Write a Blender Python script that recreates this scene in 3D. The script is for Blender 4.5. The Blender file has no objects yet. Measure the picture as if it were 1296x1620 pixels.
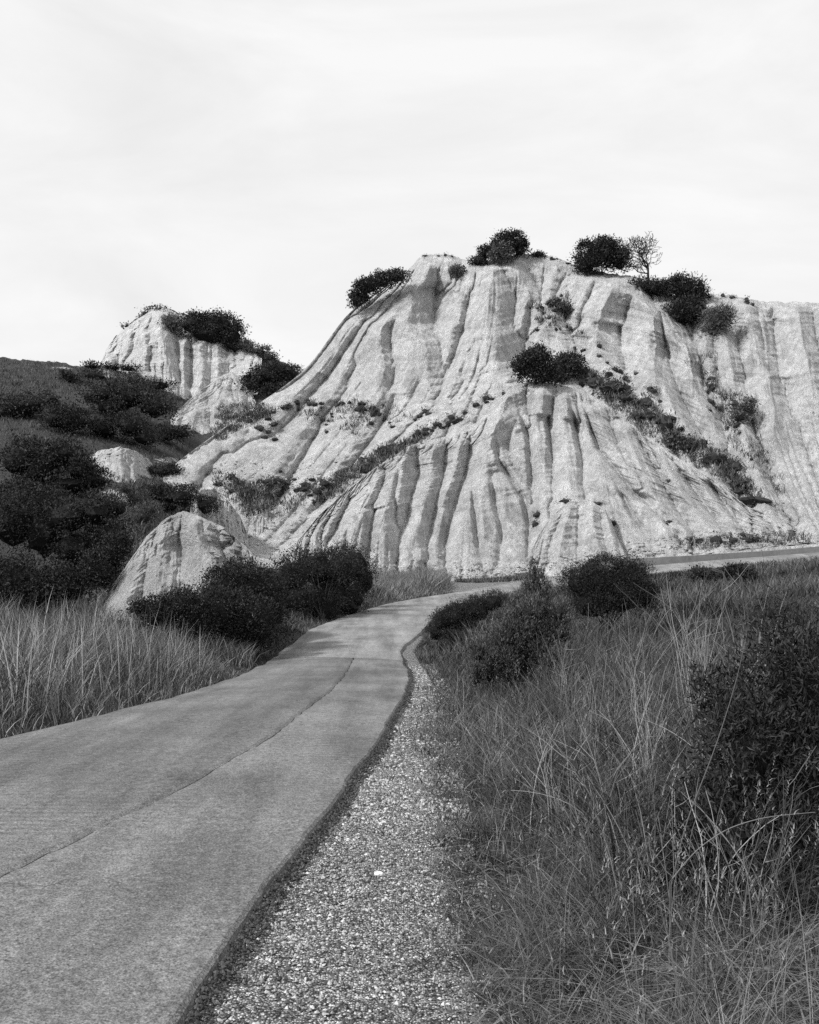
import bpy, math, random
import numpy as np
from mathutils import Vector
from mathutils.bvhtree import BVHTree

random.seed(7)
RNG = np.random.default_rng(7)
C = bpy.context.scene.collection
scene = bpy.context.scene
R = math.radians

# ---------------------------------------------------------------- camera
FPX, CU, VH, HC = 1593.0, 648.0, 890.0, 2.0     # focal length (photo pixels), centre column, horizon row, eye height
cam_d = bpy.data.cameras.new('camera')
cam_d.sensor_fit = 'VERTICAL'
cam_d.sensor_height = 36.0
cam_d.lens = 36.0 * FPX / 1620.0
cam_d.shift_y = (VH - 810.0) / 1620.0
cam_d.clip_start = 0.1
cam_d.clip_end = 8000
cam = bpy.data.objects.new('camera', cam_d)
cam.location = (0, 0, HC)
cam.rotation_euler = (R(90), 0, 0)
C.objects.link(cam)
scene.camera = cam

# ---------------------------------------------------------------- world, sun, exposure
SUN_DIR = Vector((-0.72, -0.42, 0.77)).normalized()      # towards the sun
sun_el = math.asin(SUN_DIR.z)
sun_az = math.atan2(SUN_DIR.x, SUN_DIR.y)
world = bpy.data.worlds.new('World')
scene.world = world
world.use_nodes = True
wn, wl = world.node_tree.nodes, world.node_tree.links
wn.clear()
w_out = wn.new('ShaderNodeOutputWorld')
w_bg = wn.new('ShaderNodeBackground')
w_bg.inputs['Strength'].default_value = 0.10
w_sky = wn.new('ShaderNodeTexSky')
w_sky.sky_type = 'NISHITA'
w_sky.sun_disc = False
w_sky.sun_elevation = sun_el
w_sky.sun_rotation = sun_az
w_sky.dust_density = 3.0
w_bw = wn.new('ShaderNodeRGBToBW')                       # the photograph is black and white
w_tc = wn.new('ShaderNodeTexCoord')
w_map = wn.new('ShaderNodeMapping')
w_map.inputs['Scale'].default_value = (1.0, 1.0, 3.2)
w_map.inputs['Rotation'].default_value = (0.12, 0.1, 0)
w_noise = wn.new('ShaderNodeTexNoise')
w_noise.inputs['Scale'].default_value = 2.6
w_noise.inputs['Detail'].default_value = 7
w_noise.inputs['Roughness'].default_value = 0.55
w_noise.inputs['Distortion'].default_value = 0.6
w_ramp = wn.new('ShaderNodeMapRange')
w_ramp.inputs['From Min'].default_value = 0.30
w_ramp.inputs['From Max'].default_value = 0.62
w_ramp.inputs['To Min'].default_value = 7.2
w_ramp.inputs['To Max'].default_value = 8.5
w_mix = wn.new('ShaderNodeMix')
w_mix.data_type = 'FLOAT'
w_mix.inputs['Factor'].default_value = 0.88              # thin bright cloud veil over most of the sky
wl.new(w_sky.outputs['Color'], w_bw.inputs['Color'])
wl.new(w_tc.outputs['Generated'], w_map.inputs['Vector'])
wl.new(w_map.outputs['Vector'], w_noise.inputs['Vector'])
wl.new(w_noise.outputs['Fac'], w_ramp.inputs['Value'])
wl.new(w_bw.outputs['Val'], w_mix.inputs['A'])
wl.new(w_ramp.outputs['Result'], w_mix.inputs['B'])
wl.new(w_mix.outputs['Result'], w_bg.inputs['Color'])
wl.new(w_bg.outputs['Background'], w_out.inputs['Surface'])

sun_d = bpy.data.lights.new('sun', 'SUN')
sun_d.energy = 3.6
sun_d.angle = R(5.0)
sun_d.color = (1, 1, 1)
sun = bpy.data.objects.new('sun', sun_d)
sun.rotation_euler = (-SUN_DIR).to_track_quat('-Z', 'Y').to_euler()
sun.location = (-60, -30, 80)
C.objects.link(sun)

vs = scene.view_settings
vs.view_transform = 'Standard'
vs.look = 'None'
vs.exposure = 0.3
vs.gamma = 1.0
vs.use_curve_mapping = False
scene.cycles.use_denoising = False                      # keep the fine grain

# ---------------------------------------------------------------- helpers
def P(u, v, D):
    """photo pixel (1296 x 1620) at distance D -> world"""
    u = np.asarray(u, float); v = np.asarray(v, float); D = np.asarray(D, float)
    return np.stack([(u - CU) / FPX * D, D + 0 * u, HC + (VH - v) / FPX * D], -1)

def hash01(i, j, k, seed):
    n = (i.astype(np.int64) * 374761393 + j.astype(np.int64) * 668265263 + k.astype(np.int64) * 2147483647 + seed * 974634777) & 0xFFFFFFFF
    n = ((n ^ (n >> 13)) * 1274126177) & 0xFFFFFFFF
    n = ((n ^ (n >> 16)) * 2246822519) & 0xFFFFFFFF
    return ((n ^ (n >> 15)) & 0xFFFFFF) / float(0xFFFFFF)

def vnoise(x, y, z=None, seed=0):
    """value noise in [-1, 1]"""
    x = np.asarray(x, float); y = np.asarray(y, float)
    z = np.zeros_like(x) if z is None else np.asarray(z, float)
    x, y, z = np.broadcast_arrays(x, y, z)
    i, j, k = np.floor(x), np.floor(y), np.floor(z)
    f = [x - i, y - j, z - k]
    f = [a * a * a * (a * (a * 6 - 15) + 10) for a in f]
    r = 0
    for a in (0, 1):
        for b in (0, 1):
            for c in (0, 1):
                w = (f[0] if a else 1 - f[0]) * (f[1] if b else 1 - f[1]) * (f[2] if c else 1 - f[2])
                r = r + w * hash01(i + a, j + b, k + c, seed)
    return r * 2 - 1

def fbm(x, y, z=None, oct=4, seed=0, gain=0.5):
    s, a, t = 0, 1.0, 0
    if z is not None:                                      # turn the lattice off the axes
        x, y, z = np.asarray(x), np.asarray(y), np.asarray(z)
        x, y, z = 0.36 * x + 0.48 * y - 0.8 * z, -0.8 * x + 0.6 * y + 0 * z, 0.48 * x + 0.64 * y + 0.6 * z
    else:
        x, y = np.asarray(x), np.asarray(y)
        x, y = 0.83 * x + 0.557 * y, -0.557 * x + 0.83 * y
    for o in range(oct):
        q = 2.03 ** o
        s = s + a * vnoise(np.asarray(x) * q + o * 17.3, np.asarray(y) * q - o * 9.1, None if z is None else np.asarray(z) * q + o * 5.7, seed + o)
        t += a
        a *= gain
    return s / t

def link_mesh(name, V, quads=None, tris=None, mat=None, parent=None, attrs=None, smooth=False, loc=None):
    V = np.asarray(V, np.float32).reshape(-1, 3)
    me = bpy.data.meshes.new(name)
    nq = 0 if quads is None else len(quads)
    nt = 0 if tris is None else len(tris)
    me.vertices.add(len(V))
    me.vertices.foreach_set('co', V.ravel())
    idx, starts = [], []
    if nq:
        idx.append(np.asarray(quads, np.int32).ravel()); starts.append(np.arange(nq) * 4)
    if nt:
        idx.append(np.asarray(tris, np.int32).ravel()); starts.append(nq * 4 + np.arange(nt) * 3)
    idx = np.concatenate(idx); starts = np.concatenate(starts)
    me.loops.add(len(idx))
    me.loops.foreach_set('vertex_index', idx.astype(np.int32))
    me.polygons.add(nq + nt)
    me.polygons.foreach_set('loop_start', starts.astype(np.int32))
    if attrs:
        for k, a in attrs.items():
            at = me.attributes.new(k, 'FLOAT', 'POINT')
            at.data.foreach_set('value', np.asarray(a, np.float32).ravel())
    me.update(calc_edges=True)
    me.polygons.foreach_set('use_smooth', np.full(nq + nt, bool(smooth)))
    if mat:
        me.materials.append(mat)
    o = bpy.data.objects.new(name, me)
    C.objects.link(o)
    if parent is not None:
        o.parent = parent
    if loc is not None:
        o.location = loc
    return o

def tag(o, label=None, cat=None, group=None, kind=None):
    if label: o['label'] = label
    if cat: o['category'] = cat
    if group: o['group'] = group
    if kind: o['kind'] = kind
    return o

def empty(name, loc, label, cat, group=None):
    o = bpy.data.objects.new(name, None)
    o.empty_display_size = 0.3
    C.objects.link(o)
    o.location = loc
    return tag(o, label, cat, group)

def grid_quads(r, c):
    a = np.arange(r * c).reshape(r, c)
    return np.stack([a[:-1, :-1], a[1:, :-1], a[1:, 1:], a[:-1, 1:]], -1).reshape(-1, 4)

# ---------------------------------------------------------------- materials (all neutral grey: the photograph is monochrome)
def G(v): return (v, v, v, 1)

class Mat:
    def __init__(s, name, rough=0.9, spec=0.2):
        s.m = bpy.data.materials.new(name)
        s.m.use_nodes = True
        s.t = s.m.node_tree
        s.b = s.t.nodes['Principled BSDF']
        s.b.inputs['Roughness'].default_value = rough
        s.b.inputs['Specular IOR Level'].default_value = spec
        s.geo = s.t.nodes.new('ShaderNodeNewGeometry')
    def n(s, kind, **kw):
        nd = s.t.nodes.new(kind)
        for k, v in kw.items(): setattr(nd, k, v)
        return nd
    def l(s, a, b): s.t.links.new(a, b)
    def coord(s, scale=(1, 1, 1), rot=(0, 0, 0)):
        m = s.n('ShaderNodeMapping')
        m.inputs['Scale'].default_value = scale
        m.inputs['Rotation'].default_value = rot
        s.l(s.geo.outputs['Position'], m.inputs['Vector'])
        return m.outputs['Vector']
    def noise(s, scale, detail=4, rough=0.6, vec=None, dist=0.0):
        nd = s.n('ShaderNodeTexNoise')
        nd.inputs['Scale'].default_value = scale
        nd.inputs['Detail'].default_value = detail
        nd.inputs['Roughness'].default_value = rough
        nd.inputs['Distortion'].default_value = dist
        s.l(vec if vec is not None else s.geo.outputs['Position'], nd.inputs['Vector'])
        return nd.outputs['Fac']
    def voro(s, scale, vec=None, feature='F1'):
        nd = s.n('ShaderNodeTexVoronoi', feature=feature)
        nd.inputs['Scale'].default_value = scale
        s.l(vec if vec is not None else s.geo.outputs['Position'], nd.inputs['Vector'])
        return nd
    def attr(s, name):
        nd = s.n('ShaderNodeAttribute', attribute_name=name)
        return nd.outputs['Fac']
    def remap(s, x, a, b, c, d):
        nd = s.n('ShaderNodeMapRange')
        for k, v in zip(('From Min', 'From Max', 'To Min', 'To Max'), (a, b, c, d)): nd.inputs[k].default_value = v
        s.l(x, nd.inputs['Value'])
        return nd.outputs['Result']
    def math(s, op, a, b=None):
        nd = s.n('ShaderNodeMath', operation=op)
        for i, q in enumerate((a, b)):
            if q is None: continue
            if isinstance(q, (int, float)): nd.inputs[i].default_value = q
            else: s.l(q, nd.inputs[i])
        return nd.outputs[0]
    def mix(s, f, a, b):
        nd = s.n('ShaderNodeMix', data_type='FLOAT')
        for k, q in (('Factor', f), ('A', a), ('B', b)):
            if isinstance(q, (int, float)): nd.inputs[k].default_value = q
            else: s.l(q, nd.inputs[k])
        return nd.outputs['Result']
    def color(s, val):
        cc = s.n('ShaderNodeCombineColor')
        for i in range(3): s.l(val, cc.inputs[i])
        s.l(cc.outputs['Color'], s.b.inputs['Base Color'])
    def bump(s, h, strength, dist):
        b = s.n('ShaderNodeBump')
        b.inputs['Strength'].default_value = strength
        b.inputs['Distance'].default_value = dist
        s.l(h, b.inputs['Height'])
        s.l(b.outputs['Normal'], s.b.inputs['Normal'])

def clay_mat(name, base=0.40, streak=6.0, soil=False):
    m = Mat(name, 0.95, 0.1)
    big = m.noise(0.12, 4, 0.6)
    mid = m.noise(0.9, 6, 0.7, dist=0.4)
    stv = m.coord((1.0, 1.0, 0.18))
    st = m.noise(1.6, 6, 0.7, vec=stv)
    fine = m.noise(streak, 5, 0.75)
    grit = m.noise(3.2, 8, 0.8)
    v = m.math('MULTIPLY', m.remap(big, 0.3, 0.7, 0.90, 1.08), base)
    v = m.math('MULTIPLY', v, m.remap(mid, 0.28, 0.72, 0.74, 1.18))
    damp = m.noise(0.35, 5, 0.65, vec=m.coord((1.0, 1.0, 0.5)), dist=1.0)
    v = m.math('MULTIPLY', v, m.remap(damp, 0.36, 0.52, 0.80, 1.06))
    v = m.math('MULTIPLY', v, m.remap(st, 0.3, 0.7, 0.76, 1.16))
    v = m.math('MULTIPLY', v, m.remap(fine, 0.35, 0.65, 0.78, 1.18))
    fl = m.voro(2.2)
    fleck = m.remap(fl.outputs['Distance'], 0.07, 0.14, 1.0, 0.0)       # pale stones weathering out of the clay
    v = m.mix(m.math('MULTIPLY', fleck, m.remap(mid, 0.45, 0.6, 0.0, 0.75)), v, base * 1.75)
    pit = m.remap(grit, 0.30, 0.38, 0.42, 0.0)                            # small pits, darker at the lows of the grit
    v = m.mix(pit, v, base * 0.40)
    dust = m.remap(m.noise(4.4, 7, 0.85), 0.60, 0.70, 0.0, 0.40)
    v = m.mix(dust, v, base * 1.6)
    if soil:
        a = m.attr('clay')
        brk = m.remap(m.math('ADD', a, m.math('MULTIPLY', m.math('SUBTRACT', mid, 0.5), 1.1)), 0.42, 0.6, 0.0, 1.0)
        sv = m.remap(fine, 0.3, 0.7, 0.03, 0.13)
        v = m.mix(brk, sv, v)
    m.color(v)
    h = m.math('ADD', m.math('MULTIPLY', grit, 0.7), m.math('MULTIPLY', m.noise(9, 6, 0.75), 0.45))
    h = m.math('ADD', h, m.math('MULTIPLY', m.noise(1.1, 7, 0.72, vec=m.coord((1.6, 1.6, 0.3))), 1.1))
    m.bump(h, 1.0, 0.55)
    return m.m

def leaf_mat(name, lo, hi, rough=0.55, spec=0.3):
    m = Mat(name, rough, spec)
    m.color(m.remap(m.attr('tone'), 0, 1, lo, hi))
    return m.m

def asphalt_mat(name, base, wear=1.0):
    m = Mat(name, 0.85, 0.25)
    stv = m.coord((1.6, 0.16, 1.0), (0, 0, R(9)))
    st = m.noise(1.1, 5, 0.65, vec=stv)
    pat = m.noise(0.5, 5, 0.6)
    grit = m.noise(60, 3, 0.8)
    ag = m.voro(75)
    v = m.math('MULTIPLY', m.remap(st, 0.3, 0.7, 0.62, 1.28), base)
    v = m.math('MULTIPLY', v, m.remap(pat, 0.34, 0.66, 0.72, 1.2))
    v = m.math('MULTIPLY', v, m.remap(grit, 0.3, 0.7, 0.25, 1.9))
    v = m.math('MULTIPLY', v, m.remap(m.noise(14, 5, 0.75), 0.3, 0.7, 0.62, 1.4))
    v = m.mix(m.remap(m.noise(7, 6, 0.8), 0.66, 0.72, 0.0, 0.6), v, base * 0.35)
    sp = m.voro(15)
    v = m.mix(m.math('MULTIPLY', m.remap(sp.outputs['Distance'], 0.10, 0.24, 1.0, 0.0), m.remap(pat, 0.42, 0.58, 0.15, 0.85)), v, base * 0.3)   # open pits
    br = m.voro(22)
    v = m.mix(m.remap(br.outputs['Distance'], 0.10, 0.18, 0.6, 0.0), v, base * 2.1)                       # pale aggregate
    wv = m.n('ShaderNodeTexWave', wave_type='BANDS', bands_direction='Y')
    wv.inputs['Scale'].default_value = 2.6; wv.inputs['Distortion'].default_value = 3.0; wv.inputs['Detail'].default_value = 3; wv.inputs['Detail Scale'].default_value = 2.0
    m.l(m.geo.outputs['Position'], wv.inputs['Vector'])
    v = m.math('MULTIPLY', v, m.mix(m.remap(m.noise(0.33, 3, 0.5), 0.5, 0.62, 0.0, 1.0), 1.0, m.remap(wv.outputs['Fac'], 0.0, 1.0, 0.78, 1.12)))   # ripples left by the paver
    ck = m.n('ShaderNodeTexVoronoi', feature='DISTANCE_TO_EDGE')
    ck.inputs['Scale'].default_value = 0.55
    dv = m.n('ShaderNodeVectorMath', operation='ADD')
    nz = m.n('ShaderNodeTexNoise'); nz.inputs['Scale'].default_value = 2.2; nz.inputs['Detail'].default_value = 6
    m.l(m.geo.outputs['Position'], nz.inputs['Vector'])
    m.l(m.geo.outputs['Position'], dv.inputs[0]); m.l(nz.outputs['Color'], dv.inputs[1])
    m.l(dv.outputs[0], ck.inputs['Vector'])
    line = m.math('MULTIPLY', m.remap(ck.outputs['Distance'], 0.003, 0.010, 0.75, 0.0), m.remap(m.noise(0.42, 3, 0.5), 0.50, 0.58, 0.0, 1.0))
    v = m.mix(line, v, base * 0.3)                                                                         # hair cracks
    m.color(v)
    m.bump(m.math('ADD', m.math('MULTIPLY', ag.outputs['Distance'], 0.5), m.math('MULTIPLY', grit, 0.6)), 0.8, 0.012)
    return m.m

M_clay = clay_mat('pale_clay', 0.66)
M_clay_soil = clay_mat('pale_clay_and_turf', 0.66, soil=True)
M_mound = clay_mat('pale_clay_near', 0.64, streak=14.0)
M_leaf = leaf_mat('dark_evergreen_leaf', 0.008, 0.060, 0.7, 0.12)
M_leaf2 = leaf_mat('mid_evergreen_leaf', 0.012, 0.085, 0.7, 0.12)
M_scrub = leaf_mat('dry_scrub_leaf', 0.04, 0.16, 0.8, 0.1)
M_grass = leaf_mat('dry_grass', 0.012, 0.25, 0.7, 0.15)
M_grassd = leaf_mat('dull_grass', 0.03, 0.17, 0.8, 0.1)
M_reed = leaf_mat('reed_grass', 0.02, 0.38, 0.65, 0.2)
M_twig = leaf_mat('pale_dry_twig', 0.04, 0.38, 0.8, 0.1)
M_bark = leaf_mat('grey_bark', 0.025, 0.07, 0.9, 0.1)
M_asph = asphalt_mat('worn_asphalt', 0.132)
M_asph2 = asphalt_mat('newer_asphalt', 0.148)
M_asph3 = asphalt_mat('bleached_asphalt', 0.195)

# ---------------------------------------------------------------- road edges (u, v, distance) on the photograph, turned into real points
def z_road(D):
    return np.interp(D, [0, 4, 10, 15, 20, 28, 38, 50, 60, 75], [0, 0, 0, -.15, -.4, -.8, -.65, -.45, -.2, .25])
_Ds = np.linspace(3.0, 76, 1500)
_vs = VH + (HC - z_road(_Ds)) * FPX / _Ds
def d_of_v(v):
    return np.interp(-np.asarray(v, float), -_vs, _Ds)
RE = [(215, 1700), (268, 1620), (345, 1500), (440, 1375), (500, 1300), (548, 1235), (590, 1180), (622, 1130), (641, 1098), (648, 1074),
      (641, 1052), (633, 1036), (634, 1026), (645, 1016), (664, 1002), (678, 985), (692, 968)]
RE = [(u, v, float(d_of_v(v))) for u, v in RE] + [(735, 952, 57.), (820, 938, 64.), (930, 920, 68.5), (1040, 905, 71.), (1203, 893, 70.), (1330, 883, 69.), (1500, 872, 67.)]
LE = [(-900, 1430), (-760, 1380), (-560, 1320), (-380, 1262), (-200, 1215), (-50, 1180), (88, 1147), (180, 1125), (270, 1104), (350, 1080), (400, 1058),
      (428, 1046), (455, 1024), (490, 996), (530, 980), (570, 968), (608, 956)]
LE = [(u, v, float(d_of_v(v))) for u, v in LE] + [(655, 947, 62.5), (710, 939, 67.5), (790, 925, 73.5), (900, 910, 75.), (1040, 893, 75.), (1203, 881, 74.), (1330, 871, 73.), (1500, 860, 71.)]
def smooth_poly(pts, n, sub=3):
    pts = np.asarray(pts, float)
    for _ in range(sub):                                   # corner cutting
        q = 0.75 * pts[:-1] + 0.25 * pts[1:]
        r = 0.25 * pts[:-1] + 0.75 * pts[1:]
        mid = np.empty((2 * len(q), 3)); mid[0::2] = q; mid[1::2] = r
        pts = np.vstack([pts[:1], mid, pts[-1:]])
    s = np.concatenate([[0], np.cumsum(np.linalg.norm(np.diff(pts[:, :2], axis=0), axis=1))])
    return pts, s
def resample(pts, s, q):
    return np.stack([np.interp(q, s, pts[:, k]) for k in range(3)], -1)
re_p, re_s = smooth_poly([P(*p) for p in RE], 0)
le_p, le_s = smooth_poly([P(*p) for p in LE], 0)
NR = 420
# pair samples of both edges: match along the road with anchors
re_a = [np.argmin(np.abs(re_p[:, 1] - d)) for d in (4.4, 6.6, 10, 15, 20, 28, 38, 50)]
anch_R = [0.0] + [re_s[i] for i in re_a] + [re_s[-1]]
le_dir = np.array([0.2, 1.0])
le_t = []
for i in re_a:
    p = re_p[i]
    d = np.linalg.norm(le_p[:, :2] - p[:2], axis=1)
    le_t.append(le_s[np.argmin(d + np.abs((le_p[:, :2] - p[:2]) @ np.array([0.22, 0.97])) * 2.0)])
le_t = np.maximum.accumulate(le_t)
anch_L = [0.0] + list(le_t) + [le_s[-1]]
q = np.linspace(0, 1, NR) ** 1.35 * re_s[-1]
edge_R = resample(re_p, re_s, q)
edge_L = resample(le_p, le_s, np.interp(q, anch_R, anch_L))
edge_R[:, 0] += 0.05 * fbm(q * 0.9, q * 0 + 3.1, oct=4, seed=5) + 0.018 * fbm(q * 4, q * 0, oct=3, seed=9)
edge_L[:, 0] += 0.10 * fbm(q * 0.7, q * 0 + 1.7, oct=4, seed=6)

# ---------------------------------------------------------------- ground level
ctrl = [P(*p) for p in RE] + [P(*p) for p in LE]
def cp(u, D, z): ctrl.append(np.array([(u - CU) / FPX * D, D, z]))
for u, D, z in [(-300, 14, .15), (0, 20, .1), (88, 26, .2), (165, 33, .3), (0, 35, .9), (-300, 35, 1.2), (300, 38, .2), (420, 48, .2), (500, 60, .6), (560, 74, .6), (420, 72, 1.6),
                (640, 77, .5), (860, 78, .9), (1050, 79, 2.2), (1250, 78, 2.8), (900, 8, .12), (1200, 6, .25), (1300, 10, .5), (800, 16, 0.), (960, 24, .35), (1150, 30, .5),
                (1150, 45, .75), (1120, 60, 1.1), (760, 30, -.25), (760, 45, -.1), (1500, 40, 1.2), (1500, 15, .8), (700, 5, -.05), (900, 4, .05), (1300, 4, .2), (1300, 60, 1.6)]:
    cp(u, D, z)
ctrl = np.array(ctrl)
ctr = 0.5 * (edge_R + edge_L)
def ground_z(x, y):
    x = np.asarray(x, float).ravel(); y = np.asarray(y, float).ravel()
    z = np.empty_like(x)
    for a in range(0, len(x), 20000):
        xs, ys = x[a:a + 20000], y[a:a + 20000]
        d2 = (xs[:, None] - ctrl[None, :, 0]) ** 2 + (ys[:, None] - ctrl[None, :, 1]) ** 2 + 0.5
        w = d2 ** -1.6
        z0 = (w * ctrl[None, :, 2]).sum(1) / w.sum(1)
        # near the road follow it
        dr = (xs[:, None] - edge_R[None, ::2, 0]) ** 2 + (ys[:, None] - edge_R[None, ::2, 1]) ** 2
        dl = (xs[:, None] - edge_L[None, ::2, 0]) ** 2 + (ys[:, None] - edge_L[None, ::2, 1]) ** 2
        dc = (xs[:, None] - ctr[None, ::2, 0]) ** 2 + (ys[:, None] - ctr[None, ::2, 1]) ** 2
        ir, il, ic = dr.argmin(1), dl.argmin(1), dc.argmin(1)
        E0, E1 = edge_R[::2], edge_L[::2]
        half = 0.5 * np.linalg.norm(E0[ic, :2] - E1[ic, :2], axis=1)
        # signed side: across axis from L to R
        ax = E0[ic, :2] - E1[ic, :2]
        ax /= np.linalg.norm(ax, axis=1)[:, None] + 1e-9
        Cc = ctr[::2]
        lat = (xs - Cc[ic, 0]) * ax[:, 0] + (ys - Cc[ic, 1]) * ax[:, 1]
        f = np.clip(lat / half, -1, 1) * 0.5 + 0.5
        zr = E1[ic, 2] * (1 - f) + E0[ic, 2] * f - 0.085
        out = np.where(lat > 0, np.sqrt(dr.min(1)), np.sqrt(dl.min(1)))
        inside = np.abs(lat) < half
        reach = np.where(lat > 0, 2.2, 1.4)
        flat = np.where(lat > 0, 1.1, 0.0)
        k = np.where(inside, 0, np.clip((out - flat) / (reach - flat), 0, 1))
        k = k * k * (3 - 2 * k)
        n = 0.10 * fbm(xs * 0.5, ys * 0.5, oct=4, seed=31)
        z[a:a + 20000] = zr * (1 - k) + (z0 + n) * k
    return z
th = np.concatenate([np.linspace(-180, -62, 20)[:-1], np.linspace(-62, -27, 36)[:-1], np.linspace(-27, 27, 270), np.linspace(27, 62, 36)[1:], np.linspace(62, 180, 20)[1:]])
rr = np.concatenate([[0.2, 1.0], np.geomspace(2.0, 95, 250), np.geomspace(105, 3500, 30)])
TH, RR = np.meshgrid(np.radians(th), rr)
gx, gy = RR * np.sin(TH), RR * np.cos(TH)
gz = ground_z(gx, gy).reshape(gx.shape)
gz += 0.012 * vnoise(gx * 9, gy * 9, seed=3) * (RR < 30)
GV = np.stack([gx, gy, gz], -1).reshape(-1, 3)

mg = Mat('verge_soil', 0.95, 0.1)
a_gr = mg.attr('gravel')
cell = mg.voro(78)
cellb = mg.voro(30)
n1, n2 = mg.noise(30, 6, 0.8), mg.noise(2.0, 5, 0.7)
sepc = mg.n('ShaderNodeSeparateColor'); mg.l(cell.outputs['Color'], sepc.inputs['Color'])
sepd = mg.n('ShaderNodeSeparateColor'); mg.l(cellb.outputs['Color'], sepd.inputs['Color'])
grav = mg.math('MULTIPLY', mg.remap(cell.outputs['Distance'], 0.25, 0.6, 1.0, 0.25), mg.remap(mg.math('POWER', sepc.outputs[0], 1.5), 0, 1, 0.09, 0.88))
grav = mg.math('MULTIPLY', grav, mg.remap(sepd.outputs[0], 0, 1, 0.6, 1.4))
soil = mg.math('MULTIPLY', mg.remap(n1, 0.3, 0.7, 0.03, 0.10), mg.remap(n2, 0.3, 0.7, 0.7, 1.3))
fac = mg.remap(mg.math('ADD', a_gr, mg.math('MULTIPLY', mg.math('SUBTRACT', n2, 0.5), 0.6)), 0.35, 0.65, 0, 1)
mg.color(mg.mix(fac, soil, grav))
mg.bump(mg.math('ADD', mg.math('MULTIPLY', cell.outputs['Distance'], -0.8), mg.math('MULTIPLY', n1, 0.6)), 0.9, 0.03)
M_ground = mg.m

# gravel mask: pale shoulder between the asphalt and the verge grass (grass edge taken from the photograph)
GE = [(790, 1700), (750, 1560), (722, 1440), (708, 1375), (694, 1300), (690, 1240), (690, 1180), (694, 1120), (690, 1085), (676, 1060), (664, 1035), (660, 1020), (668, 1006)]
GE = np.array([P(u, v, float(d_of_v(v))) for u, v in GE])
def x_edge(poly, y):
    o = np.argsort(poly[:, 1]); return np.interp(y, poly[o, 1], poly[o, 0])
def gravel_mask(x, y):
    xr, xg = x_edge(edge_R[edge_R[:, 1] < 42], y), x_edge(GE, y)
    g = np.clip((xg - x) / 0.35 + 0.5, 0, 1) * (x > xr - 0.6) * (y < 38)
    return g
def wash_mask(x, y):
    """pale clay washed out at the foot of the cliff"""
    u = CU + x / y * FPX
    return np.clip((y - 66) / 6, 0, 1) * (y < 130) * (u > 380)
with np.errstate(all='ignore'):
    gm = np.where(gy > 0.5, gravel_mask(gx, np.maximum(gy, 0.5)), 0)
    wm = np.where(gy > 0.5, wash_mask(gx, np.maximum(gy, 0.5)), 0)
ground = link_mesh('ground', GV, quads=grid_quads(*gx.shape)[:, ::-1], mat=M_ground, smooth=True, attrs={'gravel': np.maximum(gm, wm)})
tag(ground, 'uneven soil and gravel ground running from the verge to the cliffs', kind='structure')

# road surface: left strip, right strip, bleached far strip, with real thickness at the edges
def seam_f(i):                                             # lateral position of the long crack (0 left edge, 1 right edge)
    return None
SEAM = np.array([P(u, v, float(d_of_v(v))) for u, v in [(-200, 1530), (-60, 1428), (88, 1352), (180, 1308), (230, 1285), (330, 1230), (430, 1170), (520, 1100), (545, 1072), (558, 1049), (575, 1020)]])
iK = int(np.argmin(np.abs(edge_R[:, 1] - 28.4)))           # transverse joint at about 28 m
def row_pts(i, f, lift=0.0):
    f = np.asarray(f)
    p = edge_L[i][None] * (1 - f[:, None]) + edge_R[i][None] * f[:, None]
    p[:, 2] += 0.05 * np.sin(np.pi * f) + lift
    return p
fs = np.empty(NR)
for i in range(NR):
    a, b = edge_L[i], edge_R[i]
    f = np.linspace(0, 1, 400)
    pts = a[None] * (1 - f[:, None]) + b[None] * f[:, None]
    xs_ = x_edge(SEAM, pts[:, 1])
    fs[i] = f[np.argmin(np.abs(pts[:, 0] - xs_))]
kk = np.arange(NR)
fs = np.convolve(np.pad(fs, 3, mode='edge'), np.ones(7) / 7, 'valid')
fs = np.clip(fs + 0.009 * fbm(kk * 0.25, kk * 0.0, oct=4, seed=77, gain=0.7) + 0.0035 * fbm(kk * 1.1, kk * 0.0, oct=2, seed=79), 0.03, 0.97)
gap = 0.0030 + 0.0022 * np.clip(fbm(kk * 0.2, kk * 0.0 + 4, oct=3, seed=78), -0.6, 1)
def strip(name, rows, f0, f1, mat, lift, parent=None, thick=0.12, n=16):
    V = []
    for i in rows:
        f = np.linspace(f0(i), f1(i), n)
        p = row_pts(i, f, lift)
        p[:, 2] += 0.006 * fbm(p[:, 0] * 1.5, p[:, 1] * 1.5, oct=3, seed=12)
        lo0, lo1 = p[0].copy(), p[-1].copy()
        p[0, 2] -= 0.006; p[-1, 2] -= 0.012
        ax = (edge_R[i] - edge_L[i]); ax = ax / np.linalg.norm(ax)
        lo0[2] -= thick; lo1[2] -= thick
        lo0 -= ax * 0.01; lo1 += ax * (0.05 + 0.05 * fbm(np.array([q[i] * 2.2]), np.array([0.5]), oct=3, seed=4)[0]); p[-2] = 0.25 * p[-2] + 0.75 * p[-1] + np.array([0, 0, .012])
        V.append(np.vstack([lo0, p, lo1]))
    V = np.array(V)
    return link_mesh(name, V.reshape(-1, 3), quads=grid_quads(len(rows), n + 2)[:, ::-1], mat=mat, parent=parent, smooth=False)
near_rows = list(range(0, iK + 1))
road = strip('road', near_rows, lambda i: 0.0, lambda i: fs[i] - gap[i], M_asph, 0.0)
tag(road, 'grey asphalt road bending right toward the pale cliffs', kind='structure')
strip('asphalt_strip', near_rows, lambda i: fs[i] + gap[i], lambda i: 1.0, M_asph2, 0.003, parent=road)
strip('asphalt_strip', list(range(iK, NR)), lambda i: 0.0, lambda i: 1.0, M_asph3, 0.006, parent=road)

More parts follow.
